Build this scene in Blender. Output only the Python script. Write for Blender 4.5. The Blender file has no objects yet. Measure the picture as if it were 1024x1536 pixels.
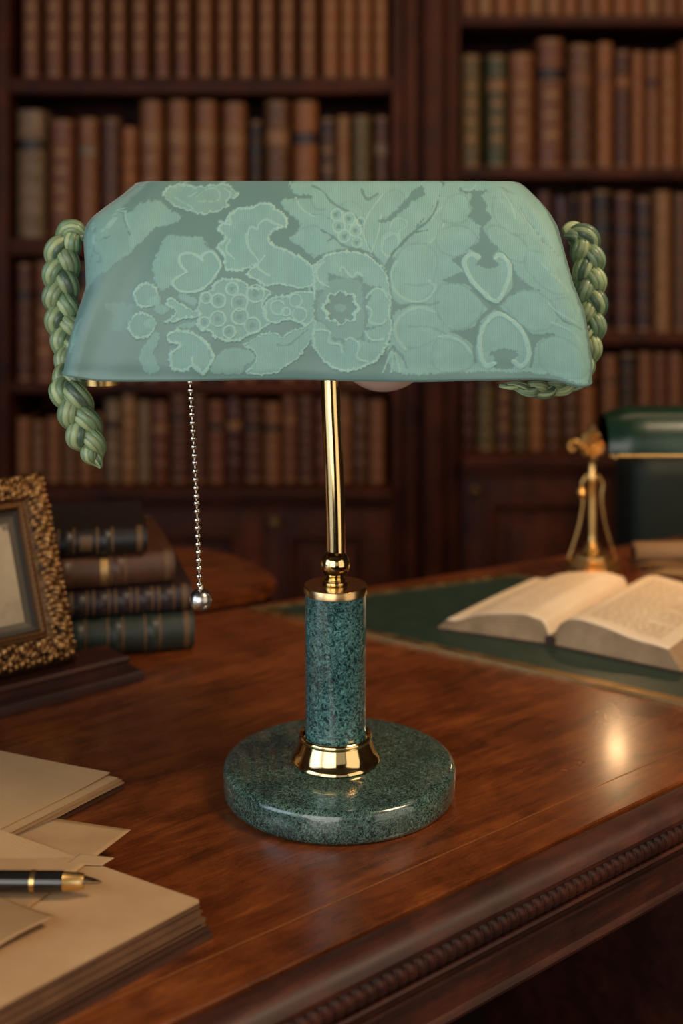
import bpy, bmesh, math, random
import numpy as np
from mathutils import Vector, Matrix, noise
random.seed(7)
PI=math.pi
scene=bpy.context.scene
COL=scene.collection
H=0.38          # camera height above the desk top (desk top is z=0)
F=1900.0; CX=512.0; HY=331.0
FLOOR=-0.76
def P(px,py,z=0.0):      # point at height z seen at a photo position
    d=(H-z)*F/(py-HY); return Vector(((px-CX)/F*d,d,z))
def PY(px,py,Y):
    return Vector(((px-CX)/F*Y,Y,H-(py-HY)*Y/F))

# ------------------------------------------------------------------ materials
def lin(c): return tuple(((v/255)/12.92 if v/255<=0.04045 else ((v/255+0.055)/1.055)**2.4) for v in c)+(1.0,)
class N:
    def __init__(s,name):
        m=bpy.data.materials.new(name); m.use_nodes=True; s.m=m; s.t=m.node_tree
        s.b=s.t.nodes['Principled BSDF']; s.o=s.t.nodes['Material Output']
    def n(s,typ,**kw):
        x=s.t.nodes.new(typ)
        for k,v in kw.items():
            if k.startswith('_'): setattr(x,k[1:],v)
            else: x.inputs[k.replace('__',' ')].default_value=v
        return x
    def l(s,a,b): s.t.links.new(a,b)
    def set(s,**kw):
        for k,v in kw.items(): s.b.inputs[k.replace('__',' ')].default_value=v
    def coord(s,scale=(1,1,1),rot=(0,0,0),out='Object'):
        tc=s.n('ShaderNodeTexCoord'); mp=s.n('ShaderNodeMapping')
        mp.inputs['Scale'].default_value=scale; mp.inputs['Rotation'].default_value=rot
        s.l(tc.outputs[out],mp.inputs['Vector']); return mp.outputs['Vector']
    def noise(s,vec,scale,detail=4,rough=.55,dist=0):
        x=s.n('ShaderNodeTexNoise',Scale=scale,Detail=detail,Roughness=rough,Distortion=dist); s.l(vec,x.inputs['Vector']); return x.outputs['Fac']
    def ramp(s,fac,stops):
        r=s.n('ShaderNodeValToRGB'); e=r.color_ramp.elements
        while len(e)<len(stops): e.new(.5)
        for i,(p,c) in enumerate(stops): e[i].position=p; e[i].color=c
        s.l(fac,r.inputs['Fac']); return r.outputs['Color']
    def mix(s,fac,a,b,mode='MIX'):
        x=s.n('ShaderNodeMix',_data_type='RGBA',_blend_type=mode)
        for inp,v in ((x.inputs['Factor'],fac),(x.inputs['A'],a),(x.inputs['B'],b)):
            if hasattr(v,'is_output'): s.l(v,inp)
            else: inp.default_value=v
        return x.outputs['Result']
    def math(s,op,a,b=0.0):
        x=s.n('ShaderNodeMath',_operation=op)
        for i,v in enumerate((a,b)):
            if hasattr(v,'is_output'): s.l(v,x.inputs[i])
            else: x.inputs[i].default_value=v
        return x.outputs[0]
    def bump(s,h,strength=.3,dist=.001,normal=None):
        x=s.n('ShaderNodeBump',Strength=strength,Distance=dist); s.l(h,x.inputs['Height'])
        if normal: s.l(normal,x.inputs['Normal'])
        s.l(x.outputs['Normal'],s.b.inputs['Normal']); return x.outputs['Normal']
    def col(s,c):
        if hasattr(c,'is_output'): s.l(c,s.b.inputs['Base Color'])
        else: s.b.inputs['Base Color'].default_value=c

def mat_wood(name,dark,mid,light,rough=.28,coat=.3,grain=(3,60,60),gs=1.0,spec=.5):
    s=N(name); v=s.coord(grain)
    n1=s.noise(v,1.2*gs,7,.62,1.2)
    v2=s.coord((grain[0]*5,grain[1]*5,grain[2]*5)); n2=s.noise(v2,1.6*gs,3,.6)
    v3=s.coord((1,1,1)); n3=s.noise(v3,16,4,.6,.6)
    f=s.math('ADD',s.math('MULTIPLY',n1,.55),s.math('MULTIPLY',n3,.45))
    c=s.ramp(f,[(.34,dark),(.5,mid),(.68,light)])
    c=s.mix(.45,c,s.ramp(n2,[(.3,(.35,.35,.35,1)),(.6,(1,1,1,1))]),'MULTIPLY')
    n5=s.noise(s.coord((1,2.5,2.5)),420,3,.7); c=s.mix(.55,c,s.ramp(n5,[(.35,(.52,.48,.45,1)),(.62,(1,1,1,1))]),'MULTIPLY')
    s.col(c); s.set(Roughness=rough,Coat__Weight=coat,Coat__Roughness=.16); s.b.inputs['Specular IOR Level'].default_value=spec
    r=s.ramp(n3,[(.2,(rough*.92,)*3+(1,)),(.8,(rough*1.15,)*3+(1,))]); s.l(r,s.b.inputs['Roughness'])
    s.bump(n2,.05,.0005)
    return s.m
def mat_metal(name,c,rough=.12,bumpy=0):
    s=N(name); s.set(Metallic=1.0,Roughness=rough)
    n=s.noise(s.coord(),60,3); s.col(s.mix(n,tuple(v*.82 for v in c[:3])+(1,),c))
    rr=s.ramp(n,[(.3,(rough*.7,)*3+(1,)),(.75,(rough*1.4,)*3+(1,))]); s.l(rr,s.b.inputs['Roughness'])
    if bumpy: s.bump(s.noise(s.coord(),bumpy,4),.6,.002)
    return s.m
def mat_plain(name,c,rough=.6,var=.25,scale=30,bump=.2,bs=None,coat=0):
    s=N(name); v=s.coord(); n=s.noise(v,scale,5,.6)
    c2=tuple(x*(1-var) for x in c[:3])+(1,); c3=tuple(min(1,x*(1+var*.5)) for x in c[:3])+(1,)
    s.col(s.ramp(n,[(.3,c2),(.7,c3)])); s.set(Roughness=rough,Coat__Weight=coat,Coat__Roughness=.2)
    if bump: s.bump(s.noise(v,bs or scale*8,3),bump,.0006)
    return s.m
DESK=mat_wood('mahogany_desk',lin((70,32,13)),lin((120,60,26)),lin((160,86,38)),.27,.3,(9,60,60))
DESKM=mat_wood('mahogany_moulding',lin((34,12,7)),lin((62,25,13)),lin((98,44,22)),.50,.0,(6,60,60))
SHELF=mat_wood('bookcase_mahogany',lin((42,17,9)),lin((78,34,18)),lin((110,52,28)),.55,.0,(10,10,1.2),spec=.22)
SHELFH=mat_wood('shelf_mahogany',lin((42,17,9)),lin((78,34,18)),lin((110,52,28)),.55,.0,(1.2,10,10),spec=.22)
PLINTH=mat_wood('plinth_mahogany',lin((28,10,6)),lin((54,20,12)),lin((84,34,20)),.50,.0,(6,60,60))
BRASS=mat_metal('polished_brass',(.93,.69,.33,1),.09)
BRASSOLD=mat_metal('satin_brass',(.80,.52,.20,1),.34,0)
CAPB=mat_metal('brushed_cap_brass',(.70,.46,.22,1),.25)
STEEL=mat_metal('chain_steel',(.72,.66,.58,1),.14)
PEARL=mat_metal('satin_pearl_metal',(.62,.60,.56,1),.26)
PAGE=mat_plain('book_page_edge',lin((176,144,108)),.8,.3,40,.3,900)
PAPER=mat_plain('old_paper',lin((190,155,112)),.75,.12,14,.15,700)
PAPER2=mat_plain('old_paper_tan',lin((165,128,88)),.75,.2,14,.15,700)
LEATH_DK=mat_plain('dark_portfolio_leather',lin((72,44,30)),.5,.35,30,.4,400)
def mat_marble(name,dark,mid,light,scale,rough):
    s=N(name); v=s.coord()
    w=s.n('ShaderNodeTexNoise',Scale=scale*.8,Detail=3.0,Roughness=.6); s.l(v,w.inputs['Vector'])
    add=s.n('ShaderNodeVectorMath',_operation='MULTIPLY_ADD'); s.l(w.outputs['Color'],add.inputs[0]); add.inputs[1].default_value=(3.6/scale,)*3; s.l(v,add.inputs[2])
    vo=s.n('ShaderNodeTexVoronoi',Scale=scale,_feature='DISTANCE_TO_EDGE'); s.l(add.outputs[0],vo.inputs['Vector'])
    vo2=s.n('ShaderNodeTexNoise',Scale=scale*1.7,Detail=5.0,Roughness=.7,Distortion=2.2); s.l(v,vo2.inputs['Vector'])
    big=s.noise(v,scale*.16,5,.6,.7)
    a=s.ramp(vo2.outputs['Fac'],[(.41,dark),(.5,mid),(.60,light)])
    edge=s.ramp(vo.outputs['Distance'],[(.0,(1,1,1,1)),(.10,(0,0,0,1))])
    c=s.mix(s.math('MULTIPLY',edge,.50),a,light)
    c=s.mix(s.ramp(big,[(.35,(0,0,0,1)),(.7,(.55,.55,.55,1))]),c,dark)
    s.col(c); s.set(Roughness=rough,Coat__Weight=1.0,Coat__Roughness=.04)
    s.bump(vo2.outputs['Fac'],.05,.0004)
    return s.m
MARB=mat_marble('green_marble_base',lin((18,36,34)),lin((42,68,62)),lin((112,144,130)),215,.22)
MARBP=mat_marble('green_marble_post',lin((14,36,40)),lin((40,80,80)),lin((108,156,150)),165,.2)

# ------------------------------------------------------------------ mesh helpers
def link(name,me,m,parent=None,smooth=True):
    o=bpy.data.objects.new(name,me); COL.objects.link(o)
    if m is not None:
        for mm in (m if isinstance(m,(list,tuple)) else [m]): me.materials.append(mm)
    if parent is not None: o.parent=parent
    if smooth:
        me.polygons.foreach_set('use_smooth',[True]*len(me.polygons))
    return o
def tag(o,label=None,cat=None,group=None,kind=None):
    if label: o['label']=label
    if cat: o['category']=cat
    if group: o['group']=group
    if kind: o['kind']=kind
    return o
def thing(name,label,cat,loc=(0,0,0),rz=0,group=None):
    o=bpy.data.objects.new(name,None); COL.objects.link(o); o.location=loc; o.rotation_euler=(0,0,rz)
    o.empty_display_size=.02
    return tag(o,label,cat,group)
def mesh_obj(name,verts,faces,m,parent=None,smooth=True,auto=None):
    me=bpy.data.meshes.new(name); me.from_pydata([tuple(v) for v in verts],[],faces); me.update()
    o=link(name,me,m,parent,smooth)
    if auto is not None: autosmooth(o,auto)
    return o
def autosmooth(o,deg):
    me=o.data; bm=bmesh.new(); bm.from_mesh(me); a=math.radians(deg)
    for e in bm.edges:
        if len(e.link_faces)==2 and e.calc_face_angle(0)>a: e.smooth=False
    bm.to_mesh(me); bm.free()
def box_bm(bm,lo,hi,bev=0,seg=2):
    r=bmesh.ops.create_cube(bm,size=1.0); vs=r['verts']
    for v in vs: v.co=Vector([lo[i]+(v.co[i]+.5)*(hi[i]-lo[i]) for i in range(3)])
    if bev:
        es=list({e for v in vs for e in v.link_edges})
        bmesh.ops.bevel(bm,geom=es,offset=bev,segments=seg,affect='EDGES',profile=.5)
def box(name,lo,hi,m,parent=None,bev=.0015,seg=2):
    bm=bmesh.new(); box_bm(bm,lo,hi,bev,seg); return bm_obj(name,bm,m,parent)
def bm_obj(name,bm,m,parent=None,deg=35,smooth=True):
    bmesh.ops.recalc_face_normals(bm,faces=bm.faces)
    me=bpy.data.meshes.new(name); bm.to_mesh(me); bm.free(); o=link(name,me,m,parent,smooth)
    if smooth: autosmooth(o,deg)
    return o
def lathe(name,prof,m,parent=None,loc=(0,0,0),seg=96,deg=35):
    vs=[];fs=[];n=len(prof)
    for j in range(seg):
        a=2*PI*j/seg
        for (r,z) in prof: vs.append((loc[0]+r*math.cos(a),loc[1]+r*math.sin(a),loc[2]+z))
    for j in range(seg):
        k=(j+1)%seg
        for i in range(n-1): fs.append((j*n+i,k*n+i,k*n+i+1,j*n+i+1))
    bm=bmesh.new(); bv=[bm.verts.new(v) for v in vs]
    for f in fs:
        try: bm.faces.new([bv[i] for i in f])
        except ValueError: pass
    bmesh.ops.remove_doubles(bm,verts=bm.verts,dist=1e-6)
    return bm_obj(name,bm,m,parent,deg)
def catmull(pts,n=10,closed=False):
    pts=[np.array(p,float) for p in pts]; out=[]; L=len(pts); rng=range(L if closed else L-1)
    for i in rng:
        if closed: p0,p1,p2,p3=pts[(i-1)%L],pts[i],pts[(i+1)%L],pts[(i+2)%L]
        else: p0,p1,p2,p3=pts[max(i-1,0)],pts[i],pts[i+1],pts[min(i+2,L-1)]
        for k in range(n):
            t=k/n; out.append(.5*((2*p1)+(-p0+p2)*t+(2*p0-5*p1+4*p2-p3)*t*t+(-p0+3*p1-3*p2+p3)*t**3))
    if not closed: out.append(pts[-1])
    return out
def tube(name,path,rad,m,parent=None,seg=24,caps=True):
    path=[Vector(p) for p in path]; n=len(path); vs=[];fs=[]
    if not hasattr(rad,'__len__'): rad=[rad]*n
    prev=None
    for i,p in enumerate(path):
        t=(path[min(i+1,n-1)]-path[max(i-1,0)]).normalized()
        if prev is None: a=t.orthogonal().normalized()
        else: a=(prev-t*prev.dot(t)).normalized()
        prev=a; b=t.cross(a)
        for k in range(seg):
            an=2*PI*k/seg; vs.append(p+(a*math.cos(an)+b*math.sin(an))*rad[i])
    for i in range(n-1):
        for k in range(seg): fs.append((i*seg+k,i*seg+(k+1)%seg,(i+1)*seg+(k+1)%seg,(i+1)*seg+k))
    if caps: fs.append(tuple(range(seg))[::-1]); fs.append(tuple((n-1)*seg+k for k in range(seg)))
    return mesh_obj(name,vs,fs,m,parent,True,50)
def sphere_mesh(name,r,seg=24,rings=16):
    bm=bmesh.new(); bmesh.ops.create_uvsphere(bm,u_segments=seg,v_segments=rings,radius=r)
    me=bpy.data.meshes.new(name); bm.to_mesh(me); bm.free(); me.polygons.foreach_set('use_smooth',[True]*len(me.polygons)); return me

# ------------------------------------------------------------------ damask pattern (in fabric coordinates)
PW,PH=860,340; PX0,PY0=70,255        # fabric raster, about 0.4 mm a cell
gx,gy=np.meshgrid(np.arange(PW)+PX0+.5,np.arange(PH)+PY0+.5)
wob=np.zeros_like(gx)
rngn=np.random.RandomState(3)
def smooth_noise(cell,seed):
    r=np.random.RandomState(seed); h=int(PH/cell)+3; w=int(PW/cell)+3; g=r.rand(h,w)
    yy=(gy-PY0)/cell; xx=(gx-PX0)/cell; yi=yy.astype(int); xi=xx.astype(int); fy=yy-yi; fx=xx-xi
    fy=fy*fy*(3-2*fy); fx=fx*fx*(3-2*fx)
    return (g[yi,xi]*(1-fx)+g[yi,xi+1]*fx)*(1-fy)+(g[yi+1,xi]*(1-fx)+g[yi+1,xi+1]*fx)*fy
N1=smooth_noise(6,1)-.5; N2=smooth_noise(3,2)-.5; N3=smooth_noise(14,5)-.5
def cv(x0,pts): return [(x0+a/4.8,260+b/4.8) for a,b in pts]
def bbox(pts,m):
    a=np.array(pts); x0=max(int(a[:,0].min()-PX0-m),0); x1=min(int(a[:,0].max()-PX0+m)+1,PW); y0=max(int(a[:,1].min()-PY0-m),0); y1=min(int(a[:,1].max()-PY0+m)+1,PH)
    return (slice(y0,y1),slice(x0,x1))
def segdist(pts,sl,closed):
    X=gx[sl]; Y=gy[sl]; d=np.full(X.shape,1e9); ins=np.zeros(X.shape,bool); n=len(pts)
    for i in range(n if closed else n-1):
        (ax,ay),(bx,by)=pts[i],pts[(i+1)%n]; dx,dy=bx-ax,by-ay; L=dx*dx+dy*dy+1e-9
        t=np.clip(((X-ax)*dx+(Y-ay)*dy)/L,0,1); d=np.minimum(d,(X-ax-t*dx)**2+(Y-ay-t*dy)**2)
        if closed and ay!=by:
            c=((ay>Y)!=(by>Y))&(X<(bx-ax)*(Y-ay)/(by-ay)+ax); ins^=c
    return np.sqrt(d),ins
M=np.zeros((PH,PW)); C=np.zeros((PH,PW))
sstep=lambda x:np.clip(x,0,1)**2*(3-2*np.clip(x,0,1))
def poly(pts,val=1.0,rough=2.2,soft=1.2,cord=0,sm=True):
    if sm: pts=[tuple(p) for p in catmull(pts,5,True)]
    sl=bbox(pts,12)
    if M[sl].size==0: return
    d,ins=segdist(pts,sl,True); sd=np.where(ins,d,-d)+N1[sl]*rough*2+N2[sl]*1.8+1.1*np.sin(gx[sl]*.75+N3[sl]*6)*np.sin(gy[sl]*.7+N3[sl]*5)
    a=sstep(sd/soft*.5+.5); M[sl]=M[sl]*(1-a)+val*a; C[sl]*=(1-a)
    if cord: C[sl]=np.maximum(C[sl],sstep(1.4-np.abs(sd-cord*.55)/(cord*.55)))
def stroke(pts,w,kind='C',val=1.0):
    pts=[tuple(p) for p in catmull(pts,6)]; sl=bbox(pts,10+w)
    if M[sl].size==0: return
    d,_=segdist(pts,sl,False); d=d+N1[sl]*2.0+N2[sl]*1.0; a=sstep((w*.5-d)/1.3+.5)
    if kind=='C': C[sl]=np.maximum(C[sl],a*val); M[sl]=np.maximum(M[sl],a*.8)
    else: M[sl]*=(1-a*val); C[sl]*=(1-a*val)
def ring(x,y,r,w=2.6,hole=True,lobes=0,amp=0,kind='C'):
    pts=[(x+math.cos(t)*r*(1+amp*math.cos(lobes*t)),y+math.sin(t)*r*(1+amp*math.cos(lobes*t))) for t in np.linspace(0,2*PI,25 if not lobes else 97)[:-1]]
    if hole: poly([(x+(a-x)*.38,y+(b-y)*.38) for a,b in pts],.25,.6)
    stroke(pts+[pts[0]],w,kind)
x1,x2,x3,x4,x5=90,250,410,560,710
# big light field on the right half
poly(cv(x3,[(860,640),(1008,430),(1100,330),(1200,190),(1290,60),(1500,55),(1750,50),(1800,60),(2000,160),(2100,420),(2160,700),(2250,1000),(2290,1300),(2240,1470),(1800,1440),(1200,1440),(900,1440),(820,1300),(860,1100),(840,900)]),.93,2)
poly(cv(x3,[(110,70),(150,150),(270,172),(40,200),(110,290),(190,350),(180,400),(110,480),(200,530),(260,590),(330,600),(420,570),(520,545),(650,565),(720,610),(800,685),(880,600),(1000,430),(1120,300),(1230,160),(1220,30),(960,20),(640,20),(330,30)]),1,2.2,1.2,0)
# flap, leaf, top flower, hearts on the left
poly(cv(x1,[(150,380),(200,310),(400,170),(540,55),(565,100),(480,180),(410,280),(450,390),(520,540),(400,640),(250,770),(150,835),(125,600),(125,470)]),.62,1.5)
poly(cv(x1,[(440,330),(480,260),(560,210),(650,200),(720,230),(770,270),(830,300),(820,340),(740,380),(650,400),(600,470),(500,540),(470,390)]),.8,3)
poly(cv(x2,[(-70,150),(-30,90),(60,75),(150,90),(230,95),(330,75),(420,90),(490,150),(420,200),(410,250),(280,290),(170,280),(60,250),(0,220),(-40,200)]),.75,3,1.4,2.2)
for p in ([(10,100),(80,80),(150,100),(180,130),(120,170)],[(180,170),(240,120),(310,110),(350,150),(330,200),(200,200)],[(20,180),(80,210),(140,240),(180,280)],[(380,110),(430,150),(400,200)]): stroke(cv(x2,p),2.4,'C',.6)
poly(cv(x2,[(-40,480),(0,440),(60,450),(150,455),(240,470),(290,540),(340,570),(385,660),(350,740),(290,810),(200,855),(100,855),(40,810),(-40,850),(-90,760),(-110,640),(-60,550)]),.85,2)
stroke(cv(x2,[(140,715),(90,650),(88,595),(150,575),(215,600),(250,632),(245,600),(300,565),(350,600),(380,670),(350,730),(310,790),(220,850),(110,855),(45,805),(60,760),(140,715)]),4.2)
for (a,b,r) in ((620,880,95),(590,1100,102)):
    poly(cv(x1,[(a+math.cos(t)*r,b+math.sin(t)*r) for t in np.linspace(0,2*PI,13)[:-1]]),.6,1.4,1.2,4)
poly(cv(x1,[(660,900),(710,880),(720,930),(670,960),(630,930)]),1,1); poly(cv(x1,[(640,1050),(690,1050),(700,1100),(640,1120),(610,1090)]),1,1)
poly(cv(x1,[(690,960),(740,950),(800,985),(740,1015),(690,1000)]),.9,1.2)
poly(cv(x1,[(765,930),(800,900),(880,940),(950,980),(1010,990),(1010,1040),(900,1050),(800,1080),(750,1070),(830,1010),(780,960)]),.95,1.4,1.2,3)
poly(cv(x1,[(850,870),(930,880),(1000,930),(960,950),(880,920)]),.8,1.2); poly(cv(x1,[(830,1110),(900,1080),(980,1070),(960,1110),(870,1120)]),.8,1.2)
poly(cv(x1,[(640,1200),(700,1140),(725,1200),(680,1300),(720,1420),(640,1440),(575,1340)]),.8,1.6)
poly(cv(x1,[(340,950),(430,930),(520,960),(520,1050),(440,1130),(360,1110),(400,1030)]),.35,5,4)
poly(cv(x1,[(60,1290),(70,1180),(100,1100),(155,1050),(120,1150),(125,1180),(110,1250),(50,1330)]),.7,1.2)
poly(cv(x2,[(0,1170),(60,1130),(150,1130),(240,1170),(300,1230),(350,1310),(330,1380),(270,1460),(200,1400),(150,1430),(50,1420),(20,1350),(30,1290),(90,1240),(20,1220)]),.85,1.4,1.2,4.4)
stroke(cv(x2,[(190,1330),(200,1390),(260,1440)]),4); 
# bead clusters
poly(cv(x2,[(220,960),(240,870),(310,840),(370,770),(470,755),(560,780),(600,820),(700,830),(760,860),(720,910),(700,960),(720,1040),(760,1080),(680,1140),(600,1170),(560,1200),(470,1220),(350,1190),(320,1150),(240,1130),(215,1070),(235,1010),(185,990)]),.75,1.2,1.2,3.6)
for (a,b,r) in ((375,920,50),(525,935,58),(372,1050,54),(528,1035,58),(640,870,62),(620,1100,56),(470,835,44),(455,1145,44),(285,900,38),(275,1075,38)):
    x,y=cv(x2,[(a,b)])[0]; ring(x,y,r/4.8,3.0)
poly(cv(x2,[(700,960),(740,900),(820,880),(880,880),(920,850),(1008,850),(1080,870),(1090,960),(1060,1060),(1020,1105),(950,1085),(870,1060),(800,1090),(720,1070),(700,1000)]),.9,1.4,1.2,3.6)
for (a,b,r) in ((800,970,50),(930,920,45),(960,1020,50),(860,1000,30)):
    x,y=cv(x2,[(a,b)])[0]; ring(x,y,r/4.8,2.2,False)
poly(cv(x2,[(550,1240),(640,1190),(720,1150),(790,1150),(840,1175),(900,1130),(1000,1105),(1070,1050),(1060,1180),(1010,1250),(950,1330),(850,1400),(780,1450),(580,1450),(650,1340),(620,1280)]),.95,1.6,1.2,2)
stroke(cv(x2,[(800,1240),(880,1240),(960,1180),(1020,1130)]),2.5,'D',.6)
poly(cv(x2,[(330,1440),(360,1340),(400,1280),(480,1260),(600,1280),(640,1340),(560,1400),(540,1450)]),.75,1.6)
# large acanthus leaf
poly(cv(x2,[(345,400),(400,345),(430,290),(520,240),(590,245),(660,210),(740,225),(800,270),(860,330),(850,390),(790,400),(750,440),(740,500),(840,540),(960,600),(1060,680),(1070,800),(960,840),(820,805),(720,825),(650,780),(570,730),(640,660),(600,690),(500,710),(410,690),(400,600),(345,530),(400,470)]),.92,1.8,1.2,3.6)
for p in ([(570,450),(590,390),(640,400),(650,370),(700,335),(760,360),(830,385)],[(560,440),(585,540),(640,610),(660,650)],[(440,480),(420,560),(480,620)],[(360,350),(440,370),(430,300)],[(700,600),(650,680),(740,740)]): stroke(cv(x2,p),3.4,'C',.85)
stroke(cv(x2,[(770,420),(860,480),(960,560),(1020,600)]),6,'D',.5)
# veins in the top leaves
for p,w in (([(270,90),(350,130),(410,200),(480,250),(580,300),(640,370),(660,450),(690,540),(790,690)],2.6),([(340,410),(420,450),(500,520),(600,545),(700,575)],3.5),([(400,330),(350,300),(270,300)],1.6),([(390,490),(430,470)],2.2),([(640,120),(680,190),(760,150)],4),([(420,570),(330,620),(250,600),(130,520),(60,450)],3)): stroke(cv(x3,p),w,'D',.85)
for p in ([(690,560),(650,420),(690,290),(800,150)],[(700,580),(760,420),(780,300)],[(780,560),(810,470),(900,440),(890,560),(830,600),(780,560)],[(150,180),(200,260),(300,320)]): stroke(cv(x3,p),2.6,'C',.7)
for (a,b,r) in ((455,300,42),(545,330,44),(470,385,44),(590,415,42),(510,455,42),(600,500,36),(630,350,30)):
    x,y=cv(x3,[(a,b)])[0]; ring(x,y,r/4.8,2.2)
poly(cv(x4,[(330,105),(385,110),(380,170),(310,200),(210,280),(130,345),(20,350),(110,320),(190,250),(250,190)]),.12,1.5)
stroke(cv(x4,[(80,700),(120,620),(160,560),(240,480),(320,410),(400,350),(450,290),(485,210)]),4.2,'D'); stroke(cv(x4,[(320,425),(400,412)]),3,'D')
poly(cv(x4,[(75,700),(95,650),(130,610),(180,620),(150,670),(110,710)]),.1,1)
for p in ([(130,380),(160,330),(240,340),(240,390),(190,420),(190,460),(130,430),(70,470),(60,540),(100,610)],[(430,340),(480,270),(540,240)],[(520,370),(480,440),(400,520)]): stroke(cv(x4,p),2.6,'C',.6)
# arch leaf round the daisy
poly(cv(x3,[(285,720),(330,620),(420,580),(560,560),(680,590),(780,670),(830,760),(850,900),(840,1000),(860,1100),(840,1200),(780,1310),(700,1380),(560,1430),(440,1410),(340,1330),(285,1250),(285,1160),(300,1000)]),.95,1.5,1.2,3.4)
stroke(cv(x3,[(285,640),(330,600),(440,560),(560,545),(690,575),(790,660),(850,760)]),2.6,'D',.7)
poly(cv(x3,[(400,720),(480,745),(560,765),(650,725),(640,790),(700,812),(775,825),(690,850),(700,900),(660,960),(695,1030),(680,1080),(650,1110),(780,1102),(670,1140),(650,1180),(690,1225),(620,1200),(560,1180),(510,1220),(515,1275),(490,1210),(430,1220),(425,1150),(370,1090),(300,1060),(290,960),(320,840),(395,830)]),.12,.8,1.2,0,False)
poly(cv(x3,[(430,770),(600,770),(640,830),(650,960),(650,1080),(620,1180),(450,1190),(400,1110),(330,1050),(320,930),(360,850)]),.55,1.2)
for p in ([(400,820),(330,780),(310,700),(360,640)],[(480,710),(500,680),(560,750),(600,720),(640,740)],[(670,900),(720,840),(780,840),(820,900)],[(670,960),(710,1000),(690,1070),(770,1090),(810,1060)],[(300,1240),(290,1150),(350,1130),(410,1150),(400,1220),(480,1240),(500,1300)],[(520,1200),(560,1190),(620,1240),(600,1330),(680,1360)],[(660,1140),(700,1200),(790,1200)]): stroke(cv(x3,p),3.6,'C',.8)
dx,dy=cv(x3,[(487,970)])[0]
poly([(dx+math.cos(t)*27*(1+.09*math.cos(8*t)),dy+math.sin(t)*25*(1+.09*math.cos(8*t))) for t in np.linspace(0,2*PI,97)[:-1]],1,.8,1.2,5,False)
poly([(dx+math.cos(t)*21*(1+.13*math.cos(8*t)),dy+math.sin(t)*22*(1+.13*math.cos(8*t))) for t in np.linspace(0,2*PI,97)[:-1]],.05,.7,1,0,False)
poly([(dx+math.cos(t)*9,dy+math.sin(t)*6) for t in np.linspace(0,2*PI,13)[:-1]],.6,.5)
for pts in ([(140,740),(170,600),(260,520),(400,520),(470,620),(440,760),(420,860),(320,925),(220,905),(150,840)],
            [(165,1080),(240,1000),(350,970),(450,1010),(500,1120),(440,1200),(300,1260),(210,1240),(160,1160)],
            [(500,800),(620,800),(720,860),(790,950),(740,1060),(640,1130),(540,1120),(460,1000),(450,880)],
            [(460,1190),(560,1180),(660,1220),(720,1300),(700,1400),(560,1440),(440,1400),(420,1280)],
            [(480,420),(600,380),(700,400),(760,470),(700,540),(620,600),(520,580),(460,500)],
            [(560,180),(680,150),(720,260),(690,340),(600,360),(500,330)]):
    poly(cv(x4,pts),.99,2,3); stroke(cv(x4,pts+[pts[0]]),3.0,'D',.30)
for pts in ([(220,950),(300,870),(400,850),(500,880),(580,960),(600,1060),(520,1130),(400,1130),(320,1070)],
            [(470,1230),(560,1180),(680,1200),(780,1290),(800,1420),(600,1450),(480,1380)],
            [(110,410),(170,380),(280,420),(380,500),(420,620),(320,640),(200,560),(130,480)],
            [(170,180),(280,190),(380,300),(420,430),(300,440),(180,330)],
            [(400,560),(520,580),(620,700),(660,860),(560,860),(440,760),(380,660)],
            [(560,920),(680,900),(740,980),(740,1080),(640,1060)]):
    poly(cv(x5,pts),.97,2,3); stroke(cv(x5,pts+[pts[0]]),3.0,'D',.28)
for pts in ([(470,240),(560,200),(640,260),(640,360)],[(130,200),(240,180),(300,260),(380,260)],[(200,400),(300,380),(380,440)],[(820,150),(900,120),(960,180),(900,280),(780,330)]): stroke(cv(x3,pts),2.4,'D',.3)
# ground and painted fold shade between the right hand motifs
G=.08
poly(cv(x4,[(740,150),(715,220),(740,260),(700,310),(740,350),(790,380),(780,440),(760,500),(700,545),(780,600),(740,660),(820,690),(900,675),(925,660),(865,620),(870,590),(920,550),(860,500),(835,440),(805,390),(870,340),(885,320),(840,270),(845,220),(810,165),(860,135),(860,120),(700,128),(655,108),(650,130),(700,150)]),G,1.2,1.2,0,False)
poly(cv(x4,[(480,770),(560,752),(650,718),(700,815),(660,800),(560,793)]),G,1); poly(cv(x4,[(570,625),(640,592),(720,572),(665,625),(655,690),(610,660)]),G,1)
poly(cv(x4,[(540,1140),(640,1133),(735,1105),(770,1060),(750,1240),(680,1215),(620,1172)]),G,1); poly(cv(x4,[(700,845),(760,850),(850,930),(960,900),(900,980),(830,985),(760,900)]),G+.15,1)
poly(cv(x5,[(285,690),(370,785),(480,850),(380,842),(270,880),(300,800)]),G,1); poly(cv(x5,[(330,1090),(420,1155),(590,1162),(470,1212),(430,1290),(400,1180)]),G,1)
for p,w in (([(655,640),(670,740),(740,850),(880,965),(1010,1075)],5),([(880,965),(775,1050),(735,1140),(725,1260),(735,1360)],5)): stroke(cv(x4,p),w,'D',.85)
for p,w in (([(160,960),(290,840),(290,700),(260,620),(200,575)],5),([(190,980),(330,1095),(400,1180),(425,1300),(410,1400)],5),([(350,200),(420,340),(540,500)],1.8),([(230,95),(330,150)],2),([(560,960),(640,1060),(740,1105),(790,1130)],1.8),([(480,470),(560,520),(640,600)],1.4)): stroke(cv(x5,p),w,'D',.8)  # the finest strokes paint fold shade into the cloth colour
poly(cv(x5,[(115,1310),(160,1280),(250,1270),(325,1300),(300,1340),(280,1410),(160,1410),(150,1340)]),G,1)
stroke(cv(x4,[(765,610),(705,588),(662,640),(685,725),(745,815),(880,925),(955,825),(988,725),(978,645),(925,592),(885,615)]),7,'C',.95)
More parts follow.
